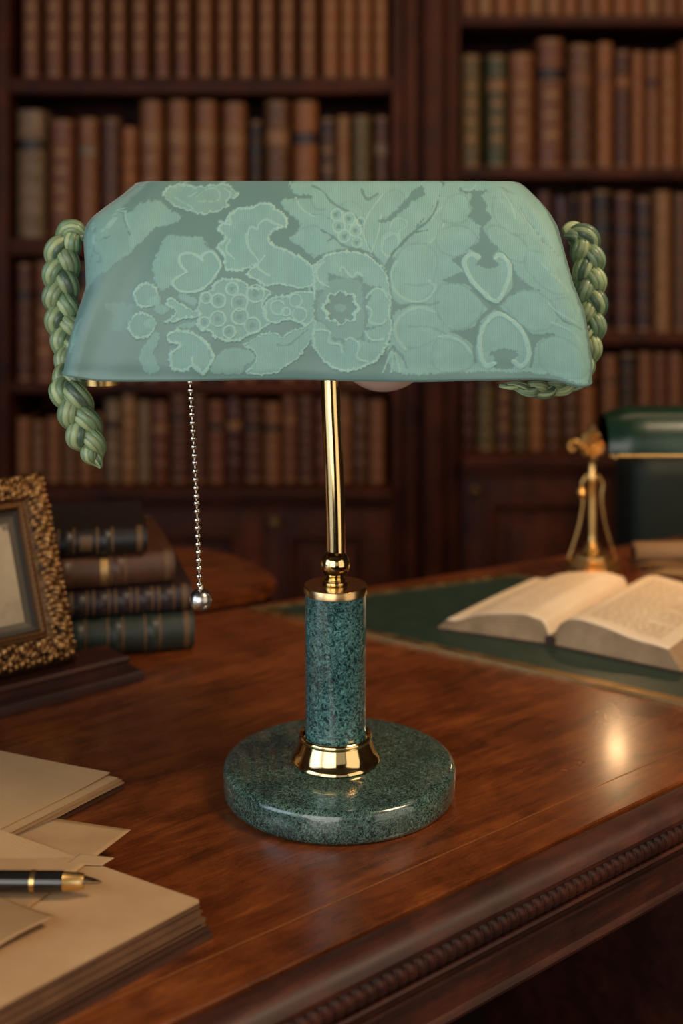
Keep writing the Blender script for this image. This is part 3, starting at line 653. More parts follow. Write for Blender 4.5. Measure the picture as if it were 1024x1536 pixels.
# ------------------------------------------------------------------ closed book maker
def leather(name,c,rough=.5): return mat_plain(name,c,rough,.35,70,.4,500,.08)
GILT=mat_metal('aged_gilt',(.62,.40,.17,1),.42)
GILTD=mat_plain('gilt_tooling_faded',lin((150,104,58)),.5,.3,80,0)
def cover_mesh(w,h,dp,bands=5,style=0):
    # upright book: thickness x, height z, depth y; rounded spine facing -y; gilt lines are a second material
    bm=bmesh.new(); na=10; t=.0025
    lv=[(0,0,0)]; ends=.010
    def add(z,lift,g): lv.append((z,lift,g))      # g: material of the band that starts here
    if style: add(.004,0,1); add(.009,0,0)
    for i in range(1,bands+1):
        z=i/(bands+1)*h*.94+h*.02
        if style: add(z-.0074,0,1); add(z-.0056,0,0)
        add(z-.0040,0,0); add(z-.0022,.0016,0); add(z+.0022,.0016,0); add(z+.0040,0,0)
        if style: add(z+.0056,0,1); add(z+.0074,0,0)
        if style>1 and i<bands:
            zc=(i+.5)/(bands+1)*h*.94+h*.02; hh=h/(bands+1)*.15; add(zc-hh,0,2); add(zc+hh,0,0)
    if style: add(h-.009,0,1); add(h-.004,0,0)
    add(h,0,0); rings=[]
    for z,lift,g in lv:
        ring=[]
        for k in range(na+1):
            a=PI*k/na; ring.append((-math.cos(a)*w/2,-(math.sin(a)*min(.42*w,.020))-lift*math.sin(a)**.4+.010))
        ring+=[(w/2,dp),(w/2-t,dp),(w/2-t,.012),(-w/2+t,.012),(-w/2+t,dp),(-w/2,dp)]
        rings.append([bm.verts.new((x,y,z)) for x,y in ring])
    n=len(rings[0])
    for i in range(len(rings)-1):
        g=lv[i][2]
        for k in range(n):
            f=bm.faces.new((rings[i][k],rings[i][(k+1)%n],rings[i+1][(k+1)%n],rings[i+1][k]))
            if (g==1 and k<na) or (g==2 and 3<=k<7): f.material_index=1
    for rr_,fl in ((rings[0],True),(rings[-1],False)): bm.faces.new(rr_[::-1] if fl else rr_)
    bmesh.ops.triangulate(bm,faces=[f for f in bm.faces if len(f.verts)>4])
    return bm
def spine_patch(bm,w,z0,z1,lift,frac=1.0,na=10):
    r=[]
    for z in (z0,z1):
        row=[]
        for k in range(na+1):
            a=PI/2+(k/na-.5)*PI*frac; row.append(bm.verts.new((-math.cos(a)*w/2*1.004,-(math.sin(a)*min(.42*w,.020))+.010-lift*math.sin(a)**.4,z)))
        r.append(row)
    for k in range(na): bm.faces.new((r[0][k],r[0][k+1],r[1][k+1],r[1][k]))
def make_book(w,h,dp,mat,bands,style,loc,label,group,labmat=None,rot=0):
    o=bm_obj('book',cover_mesh(w,h,dp,bands,style),[mat,GILTD],None,40)
    o.location=loc; o.rotation_euler=(0,rot,0); tag(o,label,'book',group)
    box('page_block',(-w/2+.0028,.012,.003),(w/2-.0028,dp-.003,h-.004),PAGE,o,0)
    if labmat is not None:
        bm=bmesh.new(); i=bands-1; z0=(i)/(bands+1)*h*.94+h*.02+.009; z1=(i+1)/(bands+1)*h*.94+h*.02-.009
        spine_patch(bm,w,z0,z1,.0003,.82); bm_obj('title_label',bm,labmat,o,40)
    return o

# ------------------------------------------------------------------ bookcases
BY=2.60; K=BY/F
def bx_(px): return (px-CX)*K
def bz_(py): return H-(py-HY)*K
def ordn(i): 
    return ['first','second','third','fourth','fifth','sixth','seventh','eighth','ninth','tenth','eleventh','twelfth','thirteenth','fourteenth','fifteenth','sixteenth','seventeenth','eighteenth','nineteenth','twentieth','twenty-first','twenty-second','twenty-third','twenty-fourth','twenty-fifth'][i]
CLR={'redbrown':(114,62,40),'brown':(102,64,40),'rust':(132,78,46),'tan':(150,102,62),'orange':(150,88,44),'olive':(96,80,44),'greenish':(72,74,50),'maroon':(84,42,34),'plum':(66,42,44),'dark':(44,30,28),'greytan':(128,100,74),'navy':(42,38,46)}
CN={'redbrown':'red-brown','brown':'dark brown','rust':'rust red','tan':'tan','orange':'orange-tan','olive':'olive','greenish':'greenish','maroon':'maroon','plum':'plum','dark':'near-black','greytan':'grey-tan','navy':'dark navy'}
CM={k:leather('leather_'+k,lin(v)) for k,v in CLR.items()}
TOPZ=bz_(-330)
SIDE_T=bx_(12)-bx_(0)
def bookcase(name,label,xa,xb,shelves,ledge,doors):
    t=thing(name,label,'bookcase',((xa+xb)/2,BY,FLOOR)); ox,oy,oz=(xa+xb)/2,BY,FLOOR
    def B(n,lo,hi,m=SHELF,bev=.003,par=t): return box(n,(lo[0]-ox,lo[1]-oy,lo[2]-oz),(hi[0]-ox,hi[1]-oy,hi[2]-oz),m,par,bev)
    B('back_panel',(xa,BY+.30,FLOOR),(xb,BY+.315,TOPZ))
    for (y0,y1) in shelves:
        B('shelf',(xa+.0,BY+.004,bz_(y1)),(xb,BY+.30,bz_(y0)),SHELFH,.004)
    l0,l1=ledge
    B('ledge',(xa,BY-.045,bz_(l1)),(xb,BY+.30,bz_(l0)),SHELFH,.008)
    B('ledge_moulding',(xa,BY-.028,bz_(l1+14)),(xb,BY+.02,bz_(l1)+.001),SHELFH,.006)
    B('plinth',(xa,BY-.03,FLOOR),(xb,BY+.3,FLOOR+.10),SHELFH,.005)
    B('cabinet_body',(xa,BY+.004,FLOOR+.1),(xb,BY+.3,bz_(l1+13)),SHELF,.002)
    B('cornice',(xa,BY-.05,TOPZ),(xb,BY+.3,TOPZ+.10),SHELFH,.01)
    zt=bz_(l1+16); zb=FLOOR+.115
    for (da,db,knobside) in doors:
        dr=B('door',(da,BY-.018,zb),(db,BY+.003,zt),SHELF,.003)
        m=.045
        def ringp(n,i0,i1,y0,y1):
            bm=bmesh.new(); a=(da+i0-ox,db-i0-ox,zb+i0-oz,zt-i0-oz); b=(da+i1-ox,db-i1-ox,zb+i1-oz,zt-i1-oz)
            A=[(a[0],a[2]),(a[1],a[2]),(a[1],a[3]),(a[0],a[3])]; Bq=[(b[0],b[2]),(b[1],b[2]),(b[1],b[3]),(b[0],b[3])]
            mid=[((p[0]+q[0])/2,(p[1]+q[1])/2) for p,q in zip(A,Bq)]
            R_=[[bm.verts.new((p[0],y-oy,p[1])) for p in s] for s,y in ((A,y0),(A,y1),(mid,y1-.003),(Bq,y1+.002),(Bq,y0))]
            for k in range(4):
                for i in range(4): bm.faces.new((R_[k][i],R_[k][(i+1)%4],R_[k+1][(i+1)%4],R_[k+1][i]))
            return bm_obj(n,bm,SHELF,dr)
        ringp('door_moulding',m,m+.018,BY-.017,BY-.030)
        B('raised_panel',(da+m+.045,BY-.026,zb+m+.045),(db-m-.045,BY-.017,zt-m-.045),SHELF,.007,dr)
        kx=da+.022 if knobside<0 else db-.022
        kn=lathe('knob',[(0,0),(.006,0),(.005,.006),(.010,.012),(.011,.018),(.007,.023),(0,.024)],BRASSOLD,dr,(0,0,0),20)
        kn.rotation_euler=(PI/2,0,0); kn.location=(kx-ox,BY-.018-oy,bz_(l1+34)-oz)
    return t
Lx0,Lx1=bx_(12),bx_(587); Rx0,Rx1=bx_(690),bx_(1190)
lb=bookcase('bookcase','tall mahogany bookcase left of the broad pilaster, filled with old leather books',Lx0,Lx1,[(-130,-108),(115,140),(356,384),(575,590)],(728,744),
    [(bx_(16),bx_(205),1),(bx_(207),bx_(395),-1),(bx_(397),bx_(583),-1)])
rb=bookcase('bookcase','tall mahogany bookcase right of the broad pilaster, filled with old leather books',Rx0,Rx1,[(-210,-190),(21,38),(251,269),(500,519)],(680,697),
    [(bx_(694),bx_(918),-1),(bx_(921),bx_(1185),1)])
def strips(parent,ox,lst):
    for (a,b,y,n) in lst: box(n,(bx_(a)-ox,y,0),(bx_(b)-ox,.30,TOPZ-FLOOR+.02),SHELF,parent,.004)
pil=thing('bookcase_pilaster','broad moulded mahogany pilaster between the left and right bookcases','pilaster',(bx_(638),BY,FLOOR))
strips(pil,bx_(638),[(587.3,606,.0,'side_stile'),(606.2,624,-.016,'outer_bead'),(624.2,634,-.004,'flute'),(634.2,662,-.034,'centre_panel'),(662.2,668,-.010,'flute'),(668.2,680,-.022,'outer_bead'),(680.2,689.7,0,'side_stile')])
pil2=thing('bookcase_pilaster','narrow mahogany upright closing the left end of the left bookcase','pilaster',(bx_(-40),BY,FLOOR))
strips(pil2,bx_(-40),[(-90,-30,-.03,'centre_panel'),(-29.8,-8,-.01,'outer_bead'),(-7.8,11.7,0,'side_stile')])

books=[]
def row(side,rowname,items,y_bot,x_off=0,group=None):
    zb=bz_(y_bot)+.0003
    for i,it in enumerate(items):
        xa,xb,yt,cn,style,lab=it
        w=(bx_(xb)-bx_(xa))*.95; h=bz_(yt)-zb; dp=.17+random.uniform(-.02,.03)
        yy=BY+.020+random.uniform(0,.012)
        size='tall' if h>.262 else ('short' if h<.20 else 'medium')
        thick='wide' if w>.052 else ('slim' if w<.03 else 'stout')
        lbl=f"{size} {thick} {CN[cn]} leather book, {ordn(i)} from left on {rowname} of {side} bookcase"
        make_book(w,h,dp,CM[cn],5 if h>.18 else 4,style,((bx_(xa)+bx_(xb))/2,yy,zb),lbl,group or f'leather books on the {rowname} of the {side} bookcase',CM[lab] if lab else None)
def fill(x0,x1,ytops,cols,wr,styles,labs,seed):
    rs=random.Random(seed); out=[]; x=x0
    while x<x1-8:
        w=rs.uniform(*wr); w=min(w,x1-x)
        out.append((x,x+w-1.5,rs.uniform(*ytops),rs.choice(cols),rs.choice(styles),rs.choice(labs))); x+=w
    return out
# left, top row: a matching set
it=[]; xs=[27,61,97,128,159,192,226,258,290,322,353,385,417,448,481,510,534,559,584]
for i in range(len(xs)-1):
    it.append((xs[i]+1,xs[i+1]-(7 if i<14 else 2),-72,'redbrown' if i<8 else ('rust' if i<14 else 'orange'),2,'brown' if i%2 else None))
row('left','highest shelf',it,115)
it=[(19,63,164,'greytan',0,'dark'),(68,107,178,'redbrown',2,None),(112,143,176,'rust',1,'greytan'),(147,176,175,'maroon',1,None),(178,201,189,'orange',0,None),(205,241,149,'rust',2,'tan'),(247,282,149,'rust',2,'tan'),(289,324,150,'rust',2,'tan'),(330,368,152,'rust',2,'tan'),(373,391,178,'dark',1,'navy'),(395,434,149,'brown',1,'tan'),(438,477,150,'orange',1,'plum'),(480,503,174,'plum',2,None),(505,524,172,'tan',1,'orange'),(527,557,172,'olive',1,None),(561,585,172,'maroon',1,'greytan')]
row('left','second shelf',it,356)
it=[(18,42,395,'maroon',1,'dark'),(45,78,393,'redbrown',2,'maroon')]+fill(80,585,(388,425),['redbrown','brown','maroon','rust','dark'],(24,38),[0,1,2],[None,'dark','tan'],11)
row('left','third shelf',it,575)
it=fill(18,150,(622,634),['redbrown','brown','rust'],(20,26),[1,2],[None,'tan'],12)+fill(152,585,(592,606),['brown','tan','maroon','rust','redbrown','greytan'],(22,33),[0,1],[None,'tan','dark'],13)
row('left','lowest shelf',it,728)
it=fill(693,1185,(-150,-140),['tan','orange','rust'],(24,28),[1,2],[None,'brown'],14)
row('right','highest shelf',it,21)
it=[(692,724,80,'olive',2,None),(731,763,80,'greenish',2,'tan'),(765,804,78,'rust',2,None),(808,851,55,'redbrown',2,'dark'),(855,894,64,'brown',1,'rust'),(899,925,61,'orange',1,'rust'),(927,951,72,'maroon',1,'orange'),(953,972,74,'orange',1,None),(974,995,75,'rust',1,'maroon'),(997,1022,75,'orange',2,None)]+fill(1025,1185,(60,80),['rust','brown','orange'],(24,32),[1,2],[None,'dark'],15)
row('right','second shelf',it,251)
it=fill(693,872,(284,300),['dark','plum','maroon'],(24,34),[0,1],[None],16)+[(874,890,290,'brown',1,None),(892,922,284,'dark',1,'navy'),(925,955,288,'maroon',1,'plum'),(958,984,294,'plum',1,'dark'),(987,1014,286,'tan',2,None),(1016,1040,290,'brown',1,None)]+fill(1042,1185,(284,300),['brown','maroon'],(24,32),[1],[None],17)
row('right','third shelf',it,500)
it=fill(693,905,(528,545),['tan','olive','maroon','brown','orange','redbrown'],(22,30),[0,1,2],[None,'dark'],18)+[(907,932,535,'rust',1,'brown'),(934,960,530,'dark',1,None),(962,984,530,'rust',1,None),(986,1006,531,'redbrown',1,None),(1008,1030,531,'rust',1,None)]+fill(1032,1185,(528,545),['brown','rust'],(24,32),[1],[None],19)
row('right','lowest shelf',it,680)

# ------------------------------------------------------------------ plinth and picture frame
pc=P(217,1021); 
pli=thing('picture_plinth','low stepped mahogany plinth carrying the gilt picture frame','plinth',tuple(pc),TH)
sweepP=[(0,0),(.0005,.0012),(.0005,.0062),(-.0015,.0088),(-.0045,.0094),(-.0095,.0100),(-.0098,.0150),(-.0110,.0205),(-.0160,.0218)]
def steps(name,lay,m,parent,L,Wd):
    bm=bmesh.new(); R_=[]
    for ins,z in lay:
        R_.append([bm.verts.new(p) for p in ((-L,ins,z),(-ins,ins,z),(-ins,Wd-ins,z),(-L,Wd-ins,z))])
    for k in range(len(R_)-1):
        for i in range(4): bm.faces.new((R_[k][i],R_[k][(i+1)%4],R_[k+1][(i+1)%4],R_[k+1][i]))
    bm.faces.new(R_[0][::-1]); bm.faces.new(R_[-1]); return bm_obj(name,bm,m,parent,30)
steps('base_step',[(0,.0003),(0,.006),(.0012,.0082),(.0035,.0092),(.012,.0096)],PLINTH,pli,.30,.058)
steps('upper_step',[(.0095,.0090),(.0095,.0150),(.0085,.0165),(.0085,.0180),(.0110,.0200),(.016,.0206)],PLINTH,pli,.30,.058)
FW,FH=.215,.157; tilt=math.radians(24)
fb=pc+Vector((math.cos(TH),math.sin(TH),0))*(-.0500)+Vector((-math.sin(TH),math.cos(TH),0))*.0245+Vector((0,0,.0212))
frm=thing('framed_picture','ornate carved gilt picture frame with a faded sepia picture, leaning back','picture',tuple(fb),TH)
frm.rotation_euler=Matrix.Rotation(TH,3,'Z').to_euler(); frm.rotation_mode='XYZ'
frm.rotation_euler=(Matrix.Rotation(TH,3,'Z')@Matrix.Rotation(-tilt,3,'X')).to_euler()
bw=.030
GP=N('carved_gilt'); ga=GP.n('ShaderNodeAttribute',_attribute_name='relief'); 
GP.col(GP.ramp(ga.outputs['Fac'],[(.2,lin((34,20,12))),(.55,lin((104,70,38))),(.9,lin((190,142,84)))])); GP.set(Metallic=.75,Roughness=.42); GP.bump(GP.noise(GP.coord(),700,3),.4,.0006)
# perimeter sweep: outline centre path of a rectangle, u in/out
def fr_prof(w): # w 0 outer ..1 inner -> thickness y(toward viewer)
    return float(np.interp(w,[0,.05,.18,.45,.72,.80,.88,.94,1],[.0,.007,.0115,.0150,.0115,.0085,.0100,.0095,.004]))
vs=[];fs=[];rel=[]; nw=34; sides=[((0,0),(-FW,0)),((-FW,0),(-FW,FH)),((-FW,FH),(0,FH)),((0,FH),(0,0))]
for si,(a,b) in enumerate(sides):
    ax,az=a; bx2,bz2=b; L=math.hypot(bx2-ax,bz2-az); tx,tz=(bx2-ax)/L,(bz2-az)/L; nx_,nz_=(tz,-tx)
    cxm,czm=-FW/2,FH/2
    if (cxm-ax)*nx_+(czm-az)*nz_<0: nx_,nz_=-nx_,-nz_
    nl2=int(L/.0011); b0=len(vs)
    for i in range(nl2+1):
        for j in range(nw+1):
            w=j/nw; ins=w*bw; t=ins+(L-2*ins)*i/nl2; x=ax+tx*t+nx_*ins; z=az+tz*t+nz_*ins
            y=fr_prof(w); env=max(0,min(1,(w-.02)/.1))*max(0,min(1,(.80-w)/.1))
            s=t/.0145; u=(w-.4)/.36
            scroll=math.sin(2*PI*s+2.2*math.sin(PI*u*1.2))*math.cos(PI*u*1.5)+.7*math.sin(4*PI*s+4*u)
            nv=noise.noise(Vector((x*190,z*190,si)))+.6*noise.noise(Vector((x*520,z*520,9)))
            h=(.75*abs(scroll)**.8+.5*nv)*env
            beadv=(abs(math.sin(PI*t/.0045))-.5)*.5*max(0,1-abs(w-.89)/.07)
            yy=y+.0042*h+.0012*beadv
            ed=.0018*noise.noise(Vector((t*300,si*5,2)))*(1-w)**6
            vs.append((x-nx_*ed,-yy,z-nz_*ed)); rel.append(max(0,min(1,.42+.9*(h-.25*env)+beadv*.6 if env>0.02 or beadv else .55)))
    for i in range(nl2):
        for j in range(nw):
            k=b0+i*(nw+1)+j; fs.append((k,k+nw+1,k+nw+2,k+1))
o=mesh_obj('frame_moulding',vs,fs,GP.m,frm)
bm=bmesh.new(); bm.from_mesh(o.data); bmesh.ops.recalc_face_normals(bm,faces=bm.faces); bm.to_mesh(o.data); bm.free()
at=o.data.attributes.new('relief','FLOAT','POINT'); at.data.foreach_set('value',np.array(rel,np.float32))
BKB=mat_plain('frame_back_board',lin((60,40,26)),.7,.2,20,.1)
box('back_board',(-FW+.0005,-.0010,.0005),(-.0005,.006,FH-.0005),BKB,frm,.0005)
SLIP=mat_plain('black_slip',lin((30,24,20)),.4,.2,30,0)
def framering(name,i0,i1,y,m,par,th=.001):
    vs=[];A=[(-i0,i0),(-FW+i0,i0),(-FW+i0,FH-i0),(-i0,FH-i0)];Bq=[(-i1,i1),(-FW+i1,i1),(-FW+i1,FH-i1),(-i1,FH-i1)]
    for p in A: vs.append((p[0],-y-th,p[1]))
    for p in Bq: vs.append((p[0],-y,p[1]))
    return mesh_obj(name,vs,[(i,(i+1)%4,4+(i+1)%4,4+i) for i in range(4)],m,par,False)
framering('black_slip',bw-.002,bw+.0035,.0030,SLIP,frm,.0020)
framering('inner_slip',bw+.0034,bw+.0085,.0018,mat_plain('olive_brown_slip',lin((70,58,42)),.45,.2,30,0),frm,.0014)
PIC=N('sepia_picture'); v=PIC.coord(); sx=PIC.n('ShaderNodeSeparateXYZ'); PIC.l(v,sx.inputs[0])
nn=PIC.noise(v,30,8,.7); g=PIC.math('ADD',PIC.math('MULTIPLY',sx.outputs['Z'],4.0),PIC.math('MULTIPLY',nn,.95))
PIC.col(PIC.ramp(g,[(.22,lin((58,42,32))),(.45,lin((112,92,68))),(.70,lin((166,148,118))),(.98,lin((150,132,104))),(1.0,lin((70,54,42)))])); PIC.set(Roughness=.35,Coat__Weight=.4,Coat__Roughness=.1)
i1=bw+.0083
mesh_obj('picture',[(-i1,-.0019,i1),(-FW+i1,-.0019,i1),(-FW+i1,-.0019,FH-i1),(-i1,-.0019,FH-i1)],[(0,1,2,3)],PIC.m,frm,False)

# ------------------------------------------------------------------ stack of four books
GILTS=mat_plain('worn_gilt_lines',lin((98,70,42)),.5,.4,80,0)
def lying_book(label,corner,ang,w,t,dp,mat,bands,style,labm=None,gild=None):
    """spine faces viewer; corner = front right bottom corner"""
    o=bm_obj('book',cover_mesh(t,w,dp,bands,style),[mat,GILTS],None,40)
    # local: x thickness, z length, y depth ; lay it: z -> -x, x -> z
    Mx=Matrix.Rotation(ang,4,'Z')@Matrix(((0,0,-1,0),(0,1,0,0),(1,0,0,0),(0,0,0,1)))
    o.matrix_world=Matrix.Translation(Vector(corner)+Vector((0,0,t/2)))@Mx
    tag(o,label,'book','old books stacked behind the picture frame')
    box('page_block',(-t/2+.0026,.010,.003),(t/2-.0026,dp-.003,w-.003),PAGE,o,0)
    if labm: 
        bm=bmesh.new(); spine_patch(bm,t,w*.30,w*.335,.0006); bm_obj('gold_band',bm,labm,o,40)
    return o
bgn=leather('leather_stack_green',lin((34,44,36))); bpl=leather('leather_stack_plum',lin((40,26,28))); bbr=leather('leather_stack_brown',lin((78,46,28))); bbk=leather('leather_stack_black',lin((28,24,22)),.42)
a0=math.radians(14)
c=P(291,977); z=.0004
lying_book('dark green leather book with faint gilt bands, lowest of the stack behind the frame',(c.x,c.y,z),a0,.205,.0335,.135,bgn,5,1); z+=.0338
c2=PY(289,918,c.y+.002); lying_book('dark plum ribbed leather book, second from the bottom of the stack',(c2.x,c2.y,z),a0+.02,.20,.0230,.130,bpl,9,1); z+=.0233
c3=PY(262,880,c.y+.006); lying_book('brown leather book with one bright gold band, third up in the stack',(c3.x,c3.y,z),a0+.05,.195,.0300,.125,bbr,3,1,GILT); z+=.0303
c4=PY(221,842,c.y-.008); lying_book('black leather book with worn gilt spine, topmost of the stack',(c4.x,c4.y,z),a0-.03,.175,.0235,.11,bbk,4,2)

# ------------------------------------------------------------------ papers, portfolio, pen
def rect_stack(origin,e1,e2,l1,l2,z0,z1,nsh,seed,jit=.0015,curl=.0,mat_=None,name='sheet',parent=None,grid=14):
    """stack slab with layered edges; corner at origin, running along e1 and e2"""
    rs=random.Random(seed); bm=bmesh.new(); e1=e1.normalized(); e2=e2.normalized()
    for s in range(nsh):
        za=z0+(z1-z0)*s/nsh; zc=z0+(z1-z0)*(s+1)/nsh
        d1,d2=rs.uniform(-jit,jit),rs.uniform(-jit,jit); o=origin+e1*d1+e2*d2
        n=grid; top={};botm={}
        for i in range(n+1):
            for j in range(n+1):
                u,v=i/n,j/n; p=o+e1*(l1*u)+e2*(l2*v)
                lift=curl*((1-u)**3*(1-v)**3) + .0003*math.sin(u*9+seed)*math.sin(v*7)
                top[i,j]=bm.verts.new((p.x,p.y,zc+lift-.00004)); botm[i,j]=bm.verts.new((p.x,p.y,za+lift))
        for i in range(n):
            for j in range(n):
                bm.faces.new((top[i,j],top[i+1,j],top[i+1,j+1],top[i,j+1])); bm.faces.new((botm[i,j],botm[i,j+1],botm[i+1,j+1],botm[i+1,j]))
        for i in range(n):
            for q in (0,n):
                bm.faces.new((top[i,q],top[i+1,q],botm[i+1,q],botm[i,q])); bm.faces.new((top[q,i],top[q,i+1],botm[q,i+1],botm[q,i]))
    return bm_obj(name,bm,mat_,parent,40)
# upper left sheaf
z1=.0072
A=P(183,1165,z1); e1=P(0,1126,z1)-A; e2=P(0,1258,z1)-A
sh=thing('paper_sheaf','sheaf of tan papers in a thin dark folder at the left edge, nearest the frame','papers',(A.x,A.y,0))
O=Vector((0,0,0))
f0=rect_stack(O+Vector((.002,-.002,0)),e1,e2,.13,.125,.0003,.0016,1,1,0,0,LEATH_DK,'folder',sh)
rect_stack(O,e1,e2,.13,.122,.0018,.0052,4,2,.0012,0,PAPER2,'papers',sh)
rect_stack(O+Vector((-.003,.001,0)),e1,e2,.127,.120,.0054,.0062,1,3,0,.0,PAPER,'paper_sheet',sh)
rect_stack(O+e1.normalized()*.010+e2.normalized()*(-.0005),e1,e2,.118,.118,.0064,.0071,1,4,0,.0012,PAPER,'paper_sheet',sh)
PAPBR=mat_plain('browned_paper_stack',lin((104,70,44)),.8,.3,40,.3,600)
# big pile
z2=.0207
A=P(298,1350,z2); e1=P(150,1297,z2)-A; e2=P(0,1505,z2)-A
pile=thing('document_pile','thick pile of tan documents on a brown leather portfolio, at the lower left corner','papers',(A.x,A.y,0))
ov=(e1.normalized()+e2.normalized()).normalized()*-1
rect_stack(ov*.0075,e1,e2,.165,.26,.0003,.0030,1,5,0,0,LEATH_DK,'portfolio_cover',pile)
rect_stack(ov*.0055,e1,e2,.162,.26,.0034,.0060,2,6,.001,0,LEATH_DK,'portfolio_leaf',pile)
rect_stack(ov*.0020,e1,e2,.16,.26,.0066,.0118,5,7,.0022,0,PAPBR,'papers',pile)
rect_stack(ov*.0005,e1,e2,.158,.26,.0124,.0180,6,8,.0014,0,PAPBR,'papers',pile)
PAP3=N('lined_old_paper'); v=PAP3.coord(); nzz=PAP3.noise(v,16,5); PAP3.col(PAP3.ramp(nzz,[(.3,lin((176,138,96))),(.7,lin((200,164,120)))])); PAP3.set(Roughness=.75)
wv=PAP3.n('ShaderNodeTexWave',Scale=180.0,Distortion=.4,_bands_direction='DIAGONAL'); PAP3.l(v,wv.inputs['Vector']); PAP3.bump(wv.outputs['Fac'],.12,.0004)
rect_stack(O,e1,e2,.156,.26,.0184,z2,2,9,.0006,.0006,PAP3.m,'paper_sheet',pile)
# loose sheets: bilinear patches with thickness
def sheet(name,label,pts,m,cat='paper',curlf=None,th=.0004,n=16):
    o0=sum(pts,Vector())/4; vs=[];fs=[]
    for i in range(n+1):
        for j in range(n+1):
            u,v=i/n,j/n; p=pts[0]*(1-u)*(1-v)+pts[1]*u*(1-v)+pts[2]*u*v+pts[3]*(1-u)*v
            if curlf: p=p+curlf(u,v)
            vs.append(p-Vector((o0.x,o0.y,0)))
    for i in range(n):
        for j in range(n): fs.append((i*(n+1)+j,(i+1)*(n+1)+j,(i+1)*(n+1)+j+1,i*(n+1)+j+1))
    o=mesh_obj(name,vs,fs,m); o.location=(o0.x,o0.y,0); md=o.modifiers.new('thickness','SOLIDIFY'); md.thickness=th; md.offset=0
    return tag(o,label,cat)
zz=z2+.0016
sheet('paper_sheet','cream sheet with a sharp corner pointing at the lamp base, between sheaf and pile',[P(84,1228,.0120),P(196,1245,.0150),P(112,1309,zz+.0010),P(-120,1312,zz+.0010)],PAP3.m)
sheet('paper_sheet','small scrap of paper peeking out below the pointed sheet, on the pile',[P(120,1281,z2+.0009),P(171,1287,z2+.0009),P(153,1298,z2+.0009),P(100,1296,z2+.0009)],PAPER)
sheet('paper_sheet','sheet under the pen whose corner points down the pile',[P(-40,1300,z2+.0012),P(92,1325,z2+.0012),P(40,1364,z2+.0012),P(-60,1340,z2+.0012)],PAPER2)
sheet('paper_sheet','brown curled paper with a dark raised edge at the left border, below the pen',[P(-60,1330,z2+.0016),P(0,1346,z2+.0018),P(83,1384,z2+.0020),P(-50,1450,z2+.0016)],PAPER2,'paper',lambda u,v:Vector((0,0,.0050*u*(v**2)*(1-.35*v)+.0015*math.sin(u*3.1)*v)))
# pen
zp=z2+.0082; pen0=PY(152,1318,.672)
pa=P(-60,1321,zp); pb_=P(126,1322,zp)
PENB=mat_plain('black_pen_lacquer',lin((26,22,20)),.22,.1,30,0,coat=.5)
pen=thing('fountain_pen','black fountain pen with gold rings lying on the papers','pen',tuple(pb_))
ax=(pa-pb_).normalized(); q=Vector((0,0,1)).rotation_difference(ax); pen.rotation_mode='QUATERNION'; pen.rotation_quaternion=q
rr=.0052
lathe('section',[(0,.0),(.0036,0),(.0043,.002),(.0048,.0105),(.0050,.0108),(0,.0109)],BRASSOLD,pen,(0,0,0),40)
lathe('barrel',[(0,.0108),(.0049,.0108),(rr,.0125),(rr,.070),(.0046,.085),(0,.087)],PENB,pen,(0,0,0),48)
lathe('gold_ring',[(rr-.0003,.0255),(rr+.0003,.0257),(rr+.0003,.0282),(rr-.0003,.0284)],BRASSOLD,pen,(0,0,0),48)
NIB=mat_metal('dark_nib_steel',(.30,.20,.13,1),.3)
nv=[];nf=[];
for i in range(13):
    t=i/12; w=.0036*(1-t)**.75+.0001; 
    for k in range(7):
        u=k/6*2-1; nv.append((.0010-.0016*abs(u)*(1-t)-.0030*t,u*w,-.0098*t+.0008))
nq=q.inverted()@Vector((0,0,1))
ndown=nq; side=Vector((0,0,1)).cross(nq).normalized()
nv2=[nq*(v[0]+.001)+side*v[1]+Vector((0,0,v[2])) for v in nv]
for i in range(12):
    for k in range(6): nf.append((i*7+k,i*7+k+1,(i+1)*7+k+1,(i+1)*7+k))
nb_=mesh_obj('nib',nv2,nf,NIB,pen); md=nb_.modifiers.new('thickness','SOLIDIFY'); md.thickness=.0010

# ------------------------------------------------------------------ green bankers lamp in the background
gb=P(888,856); gb=Vector((gb.x,gb.y,0)); s_=gb.y/F
gl=thing('bankers_lamp','dark green glass bankers lamp on an ornate brass post, at the right edge','lamp',tuple(gb))
bm=bmesh.new()
def octo(r,z,k=8): return [bm.verts.new((r*math.cos(2*PI*(i+.5)/k),r*math.sin(2*PI*(i+.5)/k),z)) for i in range(k)]
lay=[octo(r,z) for r,z in ((.0310,.0003),(.0320,.002),(.0320,.0065),(.0275,.0085),(.0270,.0125),(.0215,.0145),(.0205,.0185),(.0110,.0215),(.0085,.026))]
for k in range(len(lay)-1):
    for i in range(8): bm.faces.new((lay[k][i],lay[k][(i+1)%8],lay[k+1][(i+1)%8],lay[k+1][i]))
bm.faces.new(lay[0][::-1]); bm.faces.new(lay[-1])
bm_obj('base',bm,BRASSOLD,gl,20)
lathe('post',[(.0075,.024),(.0085,.028),(.0050,.032),(.0042,.040),(.0046,.075),(.0040,.094),(.0062,.098),(.0064,.103),(.0044,.107),(.0040,.118),(.0050,.124)],BRASSOLD,gl,(0,0,0),32,50)
for sg in (-1,1):
    tube('side_scroll',catmull([(sg*.026,0,.013),(sg*.020,0,.030),(sg*.013,0,.055),(sg*.010,0,.080),(sg*.0115,0,.094),(sg*.006,0,.104)],8),.0014,BRASSOLD,gl,12)
lathe('side_knob',[(0,-.006),(.004,-.0045),(.006,0),(.004,.0045),(0,.006)],BRASSOLD,gl,(-.0125,-.002,.085),20)
